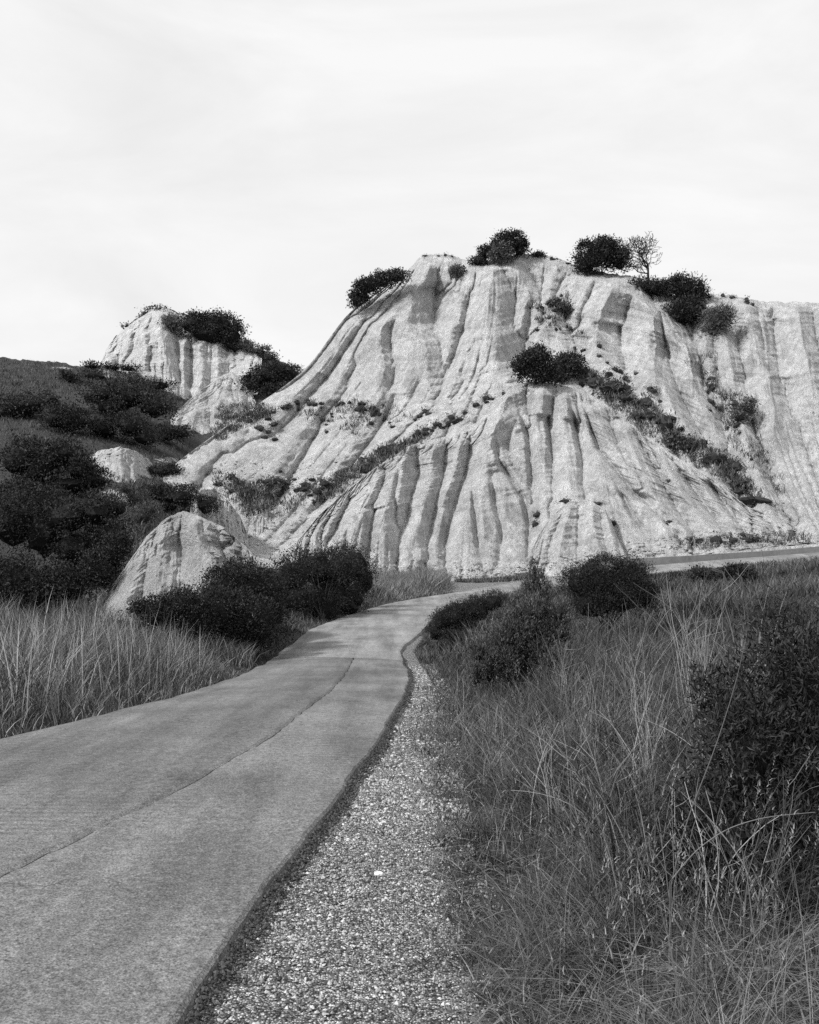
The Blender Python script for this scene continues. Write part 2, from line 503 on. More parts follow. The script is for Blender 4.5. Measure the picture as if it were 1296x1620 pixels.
# ---------------------------------------------------------------- eroded clay hills: sheets whose columns follow the run-off
def smooth_interp(ss, vals, q):
    """monotone-ish smooth interpolation (Catmull-Rom on a dense linear pass, lightly blurred)"""
    return np.interp(q, ss, vals)

def sheet(lines, rows, cols, spans=None):
    """lines: top to foot; each [(s,u,v,D),...]. Returns U,V,D,S,T grids (row 0 = top)."""
    K = len(lines)
    s0 = max(l[0][0] for l in lines); s1 = min(l[-1][0] for l in lines)
    s = np.linspace(s0, s1, cols)
    L = np.zeros((K, cols, 3))
    for k, ln in enumerate(lines):
        a = np.array(ln, float)
        for c in range(3):
            L[k, :, c] = np.interp(s, a[:, 0], a[:, c + 1])
    if K > 1:                                              # round the kinks of all but the skyline
        ker = np.hanning(max(5, cols // 18) | 1); ker /= ker.sum()
        h = len(ker) // 2
        for k in range(K):
            cs = (0, 1, 2) if k > 0 else (2,)
            for c in cs:
                L[k, :, c] = np.convolve(np.pad(L[k, :, c], h, mode='reflect', reflect_type='odd'), ker, 'valid')
    tk = np.linspace(0, 1, K)
    t = np.linspace(0, 1, rows)
    out = np.zeros((rows, cols, 3))
    for r, tt in enumerate(t):                             # Catmull-Rom through the knots
        x = tt * (K - 1); i = min(int(x), K - 2); f = x - i
        p0, p1, p2, p3 = L[max(i - 1, 0)], L[i], L[i + 1], L[min(i + 2, K - 1)]
        if i == 0: p0 = 2 * p1 - p2
        if i + 2 > K - 1: p3 = 2 * p2 - p1
        m1, m2 = 0.5 * (p2 - p0), 0.5 * (p3 - p1)
        out[r] = (2 * f**3 - 3 * f**2 + 1) * p1 + (f**3 - 2 * f**2 + f) * m1 + (-2 * f**3 + 3 * f**2) * p2 + (f**3 - f**2) * m2
    S, T = np.meshgrid(s, t)
    return out[..., 0], out[..., 1], out[..., 2], S, T

def line_u(poly, v):
    a = np.array(poly, float)
    return np.interp(v, a[:, 1], a[:, 0])

def relief(U, V, crests, gullies):
    H = np.zeros_like(U)
    wob = 2.2 * fbm(U * 0.03, V * 0.03, oct=3, seed=51)
    for poly, h, wl_, wr_ in crests:
        v0, v1 = poly[0][1], poly[-1][1]
        d = U + wob - line_u(poly, V)
        prof = np.where(d < 0, np.clip(1 + d / wl_, 0, 1), np.clip(1 - d / (1.15 * wr_), 0, 1))
        fade = np.clip((V - v0) / max(6, 0.12 * (v1 - v0)) + 0.25, 0, 1) * np.clip((v1 + 0.45 * (v1 - v0) - V) / (0.7 * (v1 - v0)), 0, 1)
        H = np.maximum(H, h * prof * fade) if False else H + h * prof * fade
    for poly, h, w in gullies:
        v0, v1 = poly[0][1], poly[-1][1]
        d = np.abs(U + wob - line_u(poly, V))
        wv = w * (0.6 + 0.6 * np.clip((V - v0) / (v1 - v0), 0, 1))
        prof = np.clip(1 - d / wv, 0, 1) ** 1.2
        fade = np.clip((V - v0) / (0.25 * (v1 - v0)) + 0.1, 0, 1) * np.clip((v1 + 12 - V) / (0.35 * (v1 - v0)), 0, 1)
        prof = prof * prof * (3 - 2 * prof)
        H -= 0.8 * h * prof * fade
    return H

def erode(H, T, its=5, k=0.05, talus=0.09, seed=1, wander=0.05, top_fade=0.05, power=0.45, soft=7, crease=0.10, R0=None):
    """run-off carves a branching net of rills down the rows; sides slump to a limit slope"""
    H = H.copy()
    rows, cols = H.shape
    rg = np.random.default_rng(seed)
    env = np.clip(T / top_fade, 0, 1) * np.clip((1.02 - T) / 0.08, 0.15, 1)
    cc = np.arange(cols)
    for it in range(its):
        acc = np.ones(cols) * 1.0
        A = np.zeros_like(H)
        nz = wander * rg.standard_normal(H.shape)
        for r in range(rows - 1):
            A[r] = acc
            h = H[r + 1] + nz[r + 1]
            hl = np.concatenate([[9e9], h[:-1]]); hr = np.concatenate([h[1:], [9e9]])
            tgt = cc + np.where((hl < h) & (hl < hr), -1, np.where(hr < h, 1, 0))
            nxt = np.bincount(tgt, weights=acc, minlength=cols)
            acc = nxt * 0.996 + 1.0 * 0.02
        A[-1] = acc
        cut = k * np.minimum(A, 60) ** power * (A > 1.5)
        H -= cut * env
        for _ in range(14):                                # slumping
            nb = np.minimum(np.concatenate([H[:, 1:], H[:, -1:]], 1), np.concatenate([H[:, :1], H[:, :-1]], 1)) + talus
            H = np.where(H > nb, 0.45 * H + 0.55 * nb, H)
        H[1:-1] = 0.25 * H[:-2] + 0.5 * H[1:-1] + 0.25 * H[2:]
        H[:, 1:-1] = 0.12 * H[:, :-2] + 0.76 * H[:, 1:-1] + 0.12 * H[:, 2:]
    # creep rounds the ridges, then fresh run-off cuts narrow crisp creases
    ker = np.hanning(2 * soft + 3); ker /= ker.sum()
    hh = len(ker) // 2
    R0 = np.zeros_like(H) if R0 is None else R0            # ribs keep their knife edges
    H = H - R0
    Hp = np.pad(H, ((0, 0), (hh, hh)), mode='edge')
    Hs = sum(kv * Hp[:, i:i + cols] for i, kv in enumerate(ker))
    H = 0.15 * H + 0.85 * Hs + R0
    acc = np.ones(cols); A = np.zeros_like(H)
    nz = wander * 0.35 * rg.standard_normal(H.shape)
    for r in range(rows - 1):
        A[r] = acc
        h = H[r + 1] + nz[r + 1]
        hl = np.concatenate([[9e9], h[:-1]]); hr = np.concatenate([h[1:], [9e9]])
        tgt = cc + np.where((hl < h) & (hl < hr), -1, np.where(hr < h, 1, 0))
        acc = np.bincount(tgt, weights=acc, minlength=cols) * 0.997 + 0.02
    A[-1] = acc
    cut = crease * np.minimum(A / 14.0, 1.6) ** 0.7 * (A > 3)
    for wv in (0.62, 0.28):                                # a V three to five columns wide
        cp = np.pad(cut, ((0, 0), (1, 1)), mode='edge')
        cut = np.maximum(cut, wv * np.maximum(cp[:, :-2], cp[:, 2:]))
    cut[1:-1] = (cut[:-2] + cut[1:-1] + cut[2:]) / 3
    return H - cut * env

HILLS = []
def cast(u, v, objs=None):
    """first terrain point met by the line of sight through a photo pixel"""
    o = Vector((0, 0, HC))
    d = Vector(((u - CU) / FPX, 1.0, (VH - v) / FPX)).normalized()
    best = None
    for ob in (objs or ([ground, road] + list(road.children) + HILLS)):
        ok, loc, nor, _ = ob.ray_cast(o, d)
        if ok and (best is None or loc.y < best[0].y):
            best = (loc.copy(), nor.copy())
    return best
def hill(name, lines, rows, cols, mat, crests=(), gullies=(), label='', er=None, rough=0.5, scale=0.25, seed=1, back=30, left_fold=0, right_fold=0, clay=None, sky_noise=1.5, foot_drop=3.0, cat=None, chunk=0.0, rill=None):
    U, V, D, S, T = sheet(lines, rows, cols)
    V = V + sky_noise * fbm(U * 0.12, U * 0 + seed, oct=4, seed=seed) * np.clip(1 - T / 0.15, 0, 1)
    H = relief(U, V, crests, gullies); Rf = H.copy()
    X = P(U, V, D)
    n3 = fbm(X[..., 0] * scale, X[..., 1] * scale, X[..., 2] * scale, oct=5, seed=seed + 3, gain=0.55)
    H = H + rough * n3
    if rill:
        amp, nf = rill
        wx = 0.35 * fbm(S * nf * 0.3, T * 6, oct=3, seed=seed + 21)
        for o_, (fq, aa) in enumerate(((1.0, 1.0), (2.3, 0.55), (5.1, 0.3))):
            g_ = np.abs(vnoise(S * nf * fq + wx * (1 + o_), T * (3.0 + 3 * o_), seed=seed + 30 + o_))
            H = H + amp * aa * (np.minimum(g_ * 2.2, 1) - 0.6) * (0.45 + 0.55 * np.clip(fbm(S * nf * .2, T * 4, oct=2, seed=seed + 40) * 2 + .5, 0, 1))
    if rill: Rf = H - rough * n3
    if er: H = erode(H, T, seed=seed, R0=Rf, **er)
    if chunk:
        c1 = fbm(X[..., 0] * 1.9, X[..., 1] * 1.9, X[..., 2] * 1.1, oct=4, seed=seed + 9, gain=0.6)
        H = H + chunk * np.maximum(c1, -0.1)
    wt = np.clip(T / 0.04, 0, 1)
    Pn = P(U, V, D - H * wt)
    attr = np.ones_like(U) if clay is None else clay(U, V, T)
    # back slope behind the skyline, side folds and a buried foot
    top = Pn[0]
    rad = top[:, :2] / np.linalg.norm(top[:, :2], axis=1)[:, None]
    b = []
    for dist, dz in ((back, -0.35 * back), (back * 0.35, -0.08 * back), (back * 0.08, -0.004 * back)):
        q = top.copy(); q[:, :2] += rad * dist; q[:, 2] += dz; b.append(q)
    foot = Pn[-1].copy(); foot[:, 2] -= foot_drop; foot[:, :2] *= 0.995
    full = np.concatenate([np.array(b), Pn, foot[None]], 0)
    at = np.concatenate([np.repeat(attr[:1], 3, 0), attr, attr[-1:]], 0)
    for side, amt in ((0, left_fold), (-1, right_fold)):
        if not amt: continue
        edge = full[:, side]
        add = []
        rd = edge[:, :2] / np.linalg.norm(edge[:, :2], axis=1)[:, None]
        for d_, z_ in ((amt * 0.2, 0.0), (amt, -0.25 * amt)):
            q = edge.copy(); q[:, :2] += rd * d_; q[:, 2] += z_; add.append(q)
        add = np.array(add).transpose(1, 0, 2)
        if side == 0:
            full = np.concatenate([add[:, ::-1], full], 1); at = np.concatenate([np.repeat(at[:, :1], 2, 1), at], 1)
        else:
            full = np.concatenate([full, add], 1); at = np.concatenate([at, np.repeat(at[:, -1:], 2, 1)], 1)
    o = link_mesh(name, full.reshape(-1, 3), quads=grid_quads(full.shape[0], full.shape[1])[:, ::-1], mat=mat, smooth=True, attrs={'clay': at})
    tag(o, label, cat, kind='structure')
    HILLS.append(o)
    return o
# main cliff --------------------------------------------------------------
S_ = [0, .1, .2, .3, .4, .5, .6, .7, .8, .9, 1.0, 1.2, 1.35]
def L(us, vs_, ds): return list(zip(S_, us, vs_, ds))
top_s = [0, .04, .06, .1, .13, .2, .25, .3, .34, .4, .45, .5, .55, .6, .66, .7, .76, .8, .84, .9, .95, 1.0, 1.2, 1.35]
top_u = [630, 645, 652, 662, 672, 704, 725, 748, 765, 790, 822, 858, 892, 925, 968, 1000, 1035, 1062, 1090, 1128, 1165, 1203, 1350, 1460]
top_v = [440, 428, 420, 408, 403, 403, 407, 413, 414, 408, 400, 403, 411, 425, 434, 436, 448, 466, 472, 464, 470, 476, 482, 478]
top_d = [117, 117, 118, 118, 118, 118, 118, 118, 118, 118, 118, 118, 117, 117, 116, 115, 114, 113, 112, 112, 111, 111, 110, 110]
A_lines = [
    list(zip(top_s, top_u, top_v, top_d)),
    L([553, 592, 655, 732, 790, 850, 925, 1008, 1076, 1150, 1215, 1350, 1460], [495, 515, 512, 508, 500, 490, 500, 512, 535, 545, 550, 560, 560], [113, 111, 111, 111, 111, 112, 111, 109, 107, 106, 106, 105, 105]),
    L([479, 535, 612, 700, 775, 850, 940, 1030, 1100, 1172, 1230, 1360, 1470], [587, 612, 615, 608, 588, 568, 572, 585, 622, 632, 640, 650, 650], [108, 106, 105, 105, 105, 107, 105, 102, 100, 99, 99, 98, 98]),
    L([372, 440, 530, 640, 745, 850, 960, 1060, 1130, 1200, 1262, 1380, 1480], [664, 715, 725, 690, 660, 632, 645, 672, 712, 730, 742, 750, 750], [101, 98, 97, 97, 98, 101, 98, 95, 93, 92, 92, 91, 91]),
    L([268, 330, 425, 555, 700, 850, 985, 1090, 1170, 1240, 1300, 1400, 1490], [742, 802, 860, 850, 760, 720, 740, 765, 800, 820, 830, 832, 832], [94, 91, 87, 87, 92, 96, 92, 89, 87, 85, 84, 84, 84]),
    L([215, 290, 395, 540, 690, 850, 1000, 1100, 1185, 1260, 1320, 1420, 1500], [800, 845, 895, 900, 850, 830, 840, 850, 865, 868, 868, 868, 868], [88, 83, 74, 78, 86, 90, 86, 83, 81, 80, 80, 80, 80]),
]
A_crests = [
    ([(682, 404), (676, 440), (664, 470), (664, 510), (676, 560)], 2.6, 60, 20),
    ([(706, 406), (712, 445), (721, 475)], 1.5, 18, 16),
    ([(784, 406), (778, 442), (769, 473), (763, 505), (770, 550)], 3.2, 65, 42),
    ([(806, 404), (823, 433), (836, 460), (842, 490)], 1.8, 22, 16),
    ([(617, 500), (601, 522), (602, 545), (610, 580), (606, 615)], 1.4, 34, 13),
    ([(560, 555), (535, 600), (500, 640)], .7, 22, 14),
    ([(655, 590), (640, 620), (615, 660)], .7, 26, 12),
    ([(735, 530), (722, 570), (700, 630)], .9, 30, 14),
    ([(938, 428), (930, 455), (915, 485), (905, 515)], 2.0, 40, 38),
    ([(976, 436), (966, 463), (952, 490), (944, 525)], 2.6, 30, 40),
    ([(1008, 440), (1019, 473), (1033, 500), (1038, 545), (1036, 570)], 3.0, 46, 14),
    ([(1048, 480), (1070, 523), (1086, 550), (1096, 600)], 3.2, 38, 18),
    ([(1128, 480), (1140, 515), (1150, 545), (1160, 590)], 1.7, 26, 18),
    ([(1185, 480), (1190, 520), (1196, 560)], 1.8, 30, 14),
    ([(1240, 590), (1203, 600), (1180, 640), (1165, 670)], 0.9, 26, 46),
    ([(1260, 480), (1270, 540), (1285, 600)], 2.4, 40, 24),
    ([(790, 520), (800, 570), (806, 615)], 1.4, 40, 26),
    ([(880, 470), (870, 500), (850, 540)], 1.0, 26, 20),
    ([(1112, 500), (1118, 560), (1130, 640)], 1.3, 20, 14),
    ([(1205, 500), (1215, 580), (1225, 650)], 1.4, 24, 16),
    ([(1300, 490), (1310, 540), (1318, 620)], 1.6, 30, 20),
    ([(1050, 600), (1085, 660), (1130, 730)], .9, 24, 14),
    ([(1160, 640), (1185, 700), (1210, 770)], .9, 20, 14),
]
A_gullies = [
    ([(688, 440), (690, 480), (682, 530)], 1.2, 14),
    ([(748, 440), (738, 500), (720, 560), (690, 640)], .9, 16),
    ([(845, 455), (838, 500), (828, 560), (815, 600)], 1.2, 16),
    ([(905, 440), (895, 500), (915, 560)], 1.0, 18),
    ([(975, 500), (985, 560), (1000, 610)], 1.0, 16),
    ([(1050, 520), (1062, 580), (1090, 650), (1130, 730)], 1.4, 16),
    ([(1100, 560), (1120, 620), (1160, 700)], 1.4, 18),
    ([(575, 510), (530, 580), (455, 670)], .6, 14),
    ([(640, 600), (600, 680), (520, 780)], .7, 14),
    ([(515, 660), (470, 740), (420, 820)], .8, 14),
]
ER = dict(its=5, k=0.039, talus=0.10, wander=0.03, soft=7, crease=0.27)
A_crests = [(p, h * (1.55 if p[0][0] > 900 else 1.0), a_, b_ * (0.85 if p[0][0] > 900 else 1.0)) for p, h, a_, b_ in A_crests]
A_gullies = [(p, h * 1.5, w) for p, h, w in A_gullies]
hill('cliff', A_lines, 370, 720, M_clay, A_crests, A_gullies, 'tall pale clay cliff with fluted badland faces and bushes on its rim', er=ER, rough=0.9, scale=0.16, seed=11, back=30, left_fold=26, chunk=0.14, rill=(0.20, 62), sky_noise=3.0)

# lower fan ----------------------------------------------------------------
FS = [0, .06, .12, .2, .28, .36, .43, .48, .52, .57, .63, .70, .76, .82, .88, .94, 1.0, 1.1]
def F(us, vs_, ds): return list(zip(FS, us, vs_, ds))
B_lines = [
    F([478, 505, 540, 590, 650, 710, 755, 783, 806, 838, 880, 925, 972, 1012, 1062, 1122, 1180, 1290], [848, 815, 783, 742, 704, 689, 668, 640, 613, 603, 607, 618, 648, 680, 718, 752, 800, 845], [79, 80, 82, 85, 88, 91, 93, 94.5, 95.5, 95, 95, 95, 94, 92, 90, 88, 86, 84]),
    F([474, 492, 520, 568, 628, 690, 738, 770, 812, 850, 895, 945, 998, 1042, 1090, 1145, 1195, 1296], [852, 835, 812, 782, 752, 742, 728, 712, 694, 682, 684, 694, 718, 742, 768, 792, 824, 852], [78, 79, 80, 82, 84.5, 87, 89, 90, 91, 91, 91, 91, 90, 88.5, 87, 86, 84, 83]),
    F([470, 482, 504, 548, 606, 668, 718, 757, 818, 862, 912, 968, 1025, 1072, 1118, 1168, 1210, 1300], [860, 850, 838, 825, 810, 802, 795, 788, 780, 770, 766, 770, 784, 798, 812, 828, 842, 858], [77, 77.5, 78, 79, 80.5, 82.5, 84, 85, 86, 86, 86, 86, 85, 84.5, 84, 83, 82.5, 82]),
    F([466, 476, 494, 534, 590, 652, 704, 748, 822, 872, 926, 985, 1045, 1092, 1138, 1186, 1225, 1304], [885, 886, 888, 892, 902, 908, 908, 908, 905, 898, 890, 884, 876, 872, 868, 864, 860, 858], [75, 75, 75, 75.5, 77, 78, 78.5, 79, 79.5, 79.5, 79.5, 80, 80, 80.5, 80.5, 80.5, 80.5, 80.5]),
    F([462, 472, 490, 530, 586, 648, 700, 746, 822, 874, 930, 990, 1050, 1098, 1144, 1192, 1230, 1306], [900, 902, 906, 912, 922, 926, 924, 922, 918, 912, 902, 894, 886, 880, 875, 870, 866, 862], [73, 73, 73.2, 73.8, 75.3, 76.4, 77, 77.4, 78, 78, 78.2, 78.6, 79, 79.3, 79.3, 79.4, 79.4, 79.4]),
]
B_crests = [
    ([(806, 614), (796, 650), (780, 680), (776, 702), (784, 735), (800, 765)], 2.4, 60, 24),
    ([(809, 616), (820, 660), (829, 700), (834, 760)], 1.5, 30, 16),
    ([(860, 610), (858, 660), (862, 720)], .9, 26, 14),
    ([(895, 620), (900, 660), (912, 730)], 1.0, 26, 14),
    ([(930, 640), (960, 700), (1000, 760)], 1.1, 34, 18),
    ([(985, 665), (1010, 710), (1045, 780)], 1.1, 30, 18),
    ([(730, 690), (722, 740), (700, 800)], 1.2, 32, 18),
    ([(690, 695), (675, 760), (655, 810)], 1.1, 28, 17),
    ([(645, 712), (632, 770), (610, 830)], 1.0, 28, 17),
    ([(765, 740), (762, 800), (768, 860)], .9, 22, 14),
    ([(605, 745), (585, 790), (560, 840)], .6, 26, 18),
]
B_gullies = [
    ([(779, 690), (792, 730), (808, 755), (829, 790), (838, 830), (836, 880)], 1.3, 11),
    ([(815, 634), (835, 690), (841, 740), (842, 810)], 1.1, 12),
    ([(744, 680), (742, 720), (732, 760), (712, 820), (700, 880)], 1.0, 13),
    ([(708, 700), (700, 760), (690, 800), (676, 860)], .9, 14),
    ([(658, 708), (662, 750), (650, 795), (634, 850)], .9, 13),
    ([(632, 730), (625, 790), (628, 860)], .5, 10),
    ([(748, 750), (752, 820), (763, 895)], .9, 11),
    ([(776, 745), (785, 800), (795, 840), (790, 890)], .9, 11),
    ([(866, 640), (871, 705), (874, 760)], .8, 10),
    ([(905, 640), (920, 720), (922, 770)], .9, 10),
    ([(926, 647), (949, 711), (977, 745), (1002, 777), (1040, 805), (1075, 838)], 1.1, 11),
    ([(998, 670), (1028, 727), (1053, 771), (1078, 812), (1096, 840)], 1.0, 12),
    ([(975, 765), (1002, 815), (1028, 856)], .9, 11),
    ([(1070, 735), (1100, 777), (1125, 810), (1145, 840)], .8, 11),
    ([(1120, 760), (1150, 800), (1175, 835)], .7, 10),
    ([(560, 780), (535, 830), (510, 870)], .5, 12),
]
ERB = dict(its=5, k=0.031, talus=0.08, wander=0.025, soft=7, crease=0.24)
B_gullies = [(p, h * (1.9 if p[0][0] > 850 else 1.25), w * 1.1) for p, h, w in B_gullies]
B_crests = [(p, h * (1.7 if p[0][0] > 850 else (.8 if p[0][0] < 760 else 1)), a_, b_) for p, h, a_, b_ in B_crests]
hill('clay_fan', B_lines, 300, 640, M_clay, B_crests, B_gullies, 'pale ribbed clay cone below the cliff with grooves fanning to the road', er=ERB, rough=0.5, scale=0.2, seed=23, back=14, left_fold=8, right_fold=8, sky_noise=1.0, chunk=0.09, foot_drop=2, rill=(0.15, 60))

# left hill: white bluff on the skyline and the scrubby slope below ---------
CS = [-200, 0, 88, 130, 158, 172, 190, 232, 268, 300, 350, 390, 440, 480, 540]
def Q(us, vs_, ds): return list(zip(CS, us, vs_, ds))
C_lines = [
    Q([-200, 0, 88, 130, 160, 170, 184, 230, 268, 300, 350, 390, 440, 480, 540], [572, 566, 572, 581, 577, 552, 532, 493, 488, 500, 522, 545, 568, 592, 640], [142, 142, 145, 146, 150, 150, 150, 150, 150, 150, 150, 148, 146, 144, 140]),
    Q([-200, 0, 88, 130, 155, 168, 190, 238, 280, 312, 352, 395, 445, 485, 545], [584, 580, 584, 589, 586, 586, 588, 590, 602, 616, 610, 620, 640, 655, 690], [134, 134, 136, 137, 139, 140, 141, 142, 142, 141, 141, 139, 136, 133, 130]),
    Q([-200, 0, 85, 125, 150, 170, 195, 240, 285, 318, 360, 405, 455, 495, 555], [640, 640, 642, 646, 648, 650, 652, 656, 664, 675, 680, 690, 700, 710, 735], [112, 112, 114, 115, 116, 117, 118, 121, 124, 126, 127, 127, 126, 124, 122]),
    Q([-220, -10, 80, 120, 148, 170, 198, 244, 290, 325, 370, 415, 465, 505, 565], [735, 735, 738, 740, 742, 744, 746, 750, 758, 765, 770, 775, 780, 785, 790], [82, 82, 84, 85, 86, 87, 89, 93, 99, 104, 108, 110, 112, 112, 112]),
    Q([-240, -20, 75, 115, 145, 170, 200, 248, 295, 335, 380, 425, 475, 515, 575], [830, 830, 834, 836, 838, 840, 842, 846, 850, 850, 855, 860, 860, 860, 860], [55, 55, 57, 58, 59, 60, 62, 67, 73, 84, 96, 100, 102, 104, 104]),
    Q([-260, -30, 70, 110, 142, 170, 205, 255, 305, 345, 390, 435, 485, 525, 585], [905, 905, 908, 910, 910, 910, 908, 905, 900, 898, 895, 895, 895, 895, 895], [40, 40, 41.5, 42, 43, 44, 46, 51, 58, 70, 84, 90, 94, 96, 96]),
    Q([-280, -40, 65, 105, 140, 170, 210, 260, 310, 355, 400, 445, 495, 535, 595], [975, 975, 978, 978, 975, 972, 966, 955, 945, 930, 920, 915, 910, 908, 908], [31, 31, 32, 32.5, 33.5, 34.5, 36, 40, 45, 56, 70, 78, 84, 86, 86]),
]
def clay_C(U, V, T):
    face = np.clip((V - 480) / 5, 0, 1) * np.clip((np.interp(U, [150, 165, 200, 240, 290, 312, 345, 360, 420], [575, 584, 586, 590, 606, 618, 600, 575, 560]) - V) / 6 + 0.5, 0, 1) * np.clip((U - 158) / 5, 0, 1)
    p1 = np.exp(-(((U - 195) / 45) ** 2 + ((V - 785) / 13) ** 2) ** 1.5)
    p2 = np.exp(-(((U - 100) / 30) ** 2 + ((V - 582) / 4) ** 2))
    p3 = 0.55 * np.clip((U - 300) / 40, 0, 1) * np.clip((V - 690) / 40, 0, 1)
    face = face * 0
    p4 = np.exp(-(((U - 100) / 34) ** 2 + ((V - 655) / 5) ** 2)) + np.exp(-(((U - 268) / 30) ** 2 + ((V - 728) / 7) ** 2)) + np.exp(-(((U - 205) / 30) ** 2 + ((V - 842) / 12) ** 2))
    return np.clip(np.maximum.reduce([face, 0.65 * p4, 0.95 * p1, 0.6 * p2, p3]), 0, 1)
C_crests = [
    ([(255, 500), (256, 530), (262, 565), (275, 600)], 3.0, 50, 26),
    ([(292, 535), (291, 565), (290, 600)], 2.2, 18, 18),
    ([(318, 545), (316, 580), (315, 610)], 2.4, 12, 14),
    ([(210, 530), (212, 560), (216, 585)], .9, 20, 16),
    ([(345, 545), (342, 580), (338, 605)], 1.8, 14, 14),
]
hill('hillside', C_lines, 210, 280, M_clay_soil, (), (), 'scrub covered hillside rising left of the road to a pale bluff', er=dict(its=5, k=0.06, talus=0.15, wander=0.05, top_fade=.02), rough=1.0, scale=0.12, seed=41, back=30, clay=clay_C, sky_noise=3.5, chunk=0.25, foot_drop=1.0, rill=(0.35, 50))

# small cone at the foot of the fan ---------------------------------------
K_lines = [
    [(0, 838, 880, 80), (.15, 852, 848, 81), (.3, 872, 815, 82), (.45, 900, 794, 82.5), (.6, 930, 790, 82.5), (.75, 958, 806, 82), (.88, 978, 850, 81), (1, 992, 885, 80)],
    [(0, 836, 886, 79), (.15, 846, 868, 79.3), (.3, 862, 850, 79.6), (.45, 892, 840, 79.8), (.6, 930, 838, 79.8), (.75, 966, 846, 79.6), (.88, 986, 868, 79.3), (1, 998, 888, 79)],
    [(0, 834, 915, 76.5), (.15, 840, 916, 76.5), (.3, 852, 917, 76.3), (.45, 885, 914, 76.2), (.6, 932, 908, 76.4), (.75, 975, 902, 76.8), (.88, 996, 897, 77), (1, 1006, 894, 77.2)],
]
hill('clay_mound', K_lines, 120, 200, M_clay, [([(905, 795), (890, 850), (880, 900)], .4, 12, 10), ([(935, 795), (945, 850), (955, 890)], .4, 12, 10)], [([(915, 800), (915, 850), (915, 895)], .3, 6)],
     'small crumbling clay cone at the foot of the fan behind the dark bush', er=dict(its=4, k=0.03, talus=0.05, wander=0.03), rough=0.35, scale=0.5, seed=31, back=6, left_fold=3, right_fold=3, chunk=0.15, foot_drop=1.5)

# mounds -------------------------------------------------------------------
def mound(name, tl, dt, fl, df, label, rows=140, cols=220, crests=(), gullies=(), seed=1, mat=None, er=None, rough=0.3, scale=0.6, back=3.0, chunk=0.16, fold=2.0, mid_push=0.35, on_cliff=False, fixed=False, rill=(0.15, 16)):
    n = len(tl)
    bpy.context.view_layer.update()
    hits = [cast(u, v, [ground, HILLS[2]] + ([HILLS[0]] if on_cliff else [])) for u, v in fl]
    d0 = list(df)
    df = [h[0].y + 0.15 for h in hits]                     # stand on the slope that is there
    if fixed: df = d0
    dt = [a - b + c for a, b, c in zip(dt, d0, df)]
    s = np.linspace(0, 1, n)
    mids = [(tl[i][0] * .5 + fl[i][0] * .5, tl[i][1] * (.5 + .12) + fl[i][1] * (.5 - .12)) for i in range(n)]
    dm = [dt[i] * (1 - mid_push) + df[i] * mid_push for i in range(n)]
    lines = [[(s[i], *tl[i], dt[i]) for i in range(n)], [(s[i], *mids[i], dm[i]) for i in range(n)], [(s[i], *fl[i], df[i]) for i in range(n)]]
    return hill(name, lines, rows, cols, mat or M_clay, crests, gullies, label, er=er or dict(its=4, k=0.022, talus=0.05, wander=0.016, soft=6, crease=0.06), rough=rough, scale=scale, seed=seed, back=back, left_fold=fold, right_fold=fold, chunk=chunk, foot_drop=1.0, sky_noise=2.0, rill=rill)

BS = [0, .05, .1, .17, .25, .35, .45, .55, .64, .72, .82, .92, 1]
def BL(us, vs_, ds): return list(zip(BS, us, vs_, ds))
bluff = [
    BL([158, 168, 176, 190, 212, 240, 264, 284, 305, 330, 362, 395, 415], [580, 552, 540, 526, 508, 490, 486, 496, 505, 516, 535, 552, 562], [149, 149, 149, 149, 149, 149, 149, 149, 149, 149, 148, 146.5, 145.5]),
    BL([157, 166, 176, 192, 214, 242, 266, 287, 308, 332, 362, 394, 414], [582, 566, 562, 556, 550, 545, 545, 555, 562, 570, 572, 578, 580], [143.6, 143.6, 143.6, 144, 144.2, 144.4, 144.4, 144.4, 144, 143.6, 143, 142, 141]),
    BL([156, 165, 176, 194, 217, 245, 270, 291, 311, 334, 362, 393, 413], [584, 584, 585, 588, 590, 594, 604, 616, 622, 618, 612, 606, 600], [137.5, 138, 138.5, 139.2, 139.8, 140.2, 140, 139.6, 139.2, 139, 138.8, 138.5, 138]),
]
hill('clay_bluff', bluff, 150, 340, M_clay, [([(250, 488), (254, 525), (262, 565), (272, 604)], 3.2, 60, 26), ([(292, 530), (291, 565), (292, 612)], 2.6, 20, 20), ([(318, 535), (316, 580), (315, 620)], 2.6, 14, 16),
     ([(200, 518), (204, 560), (210, 588)], 1.0, 24, 16), ([(345, 540), (342, 580), (338, 612)], 2.0, 16, 14), ([(172, 556), (174, 584)], 1.0, 8, 12), ([(228, 520), (232, 590)], .8, 18, 12)],
     [([(280, 530), (282, 570), (288, 610)], 1.4, 10), ([(304, 550), (304, 615)], 1.2, 8)], 'pale furrowed clay bluff on the left skyline under a large dark bush', er=dict(its=5, k=0.05, talus=0.11, wander=0.05, soft=5, crease=0.14), rough=1.0, scale=0.2, seed=45, back=20, left_fold=10, right_fold=4, sky_noise=3.5, chunk=0.2, foot_drop=2, rill=(0.25, 26))
HILLS.insert(3, HILLS.pop())
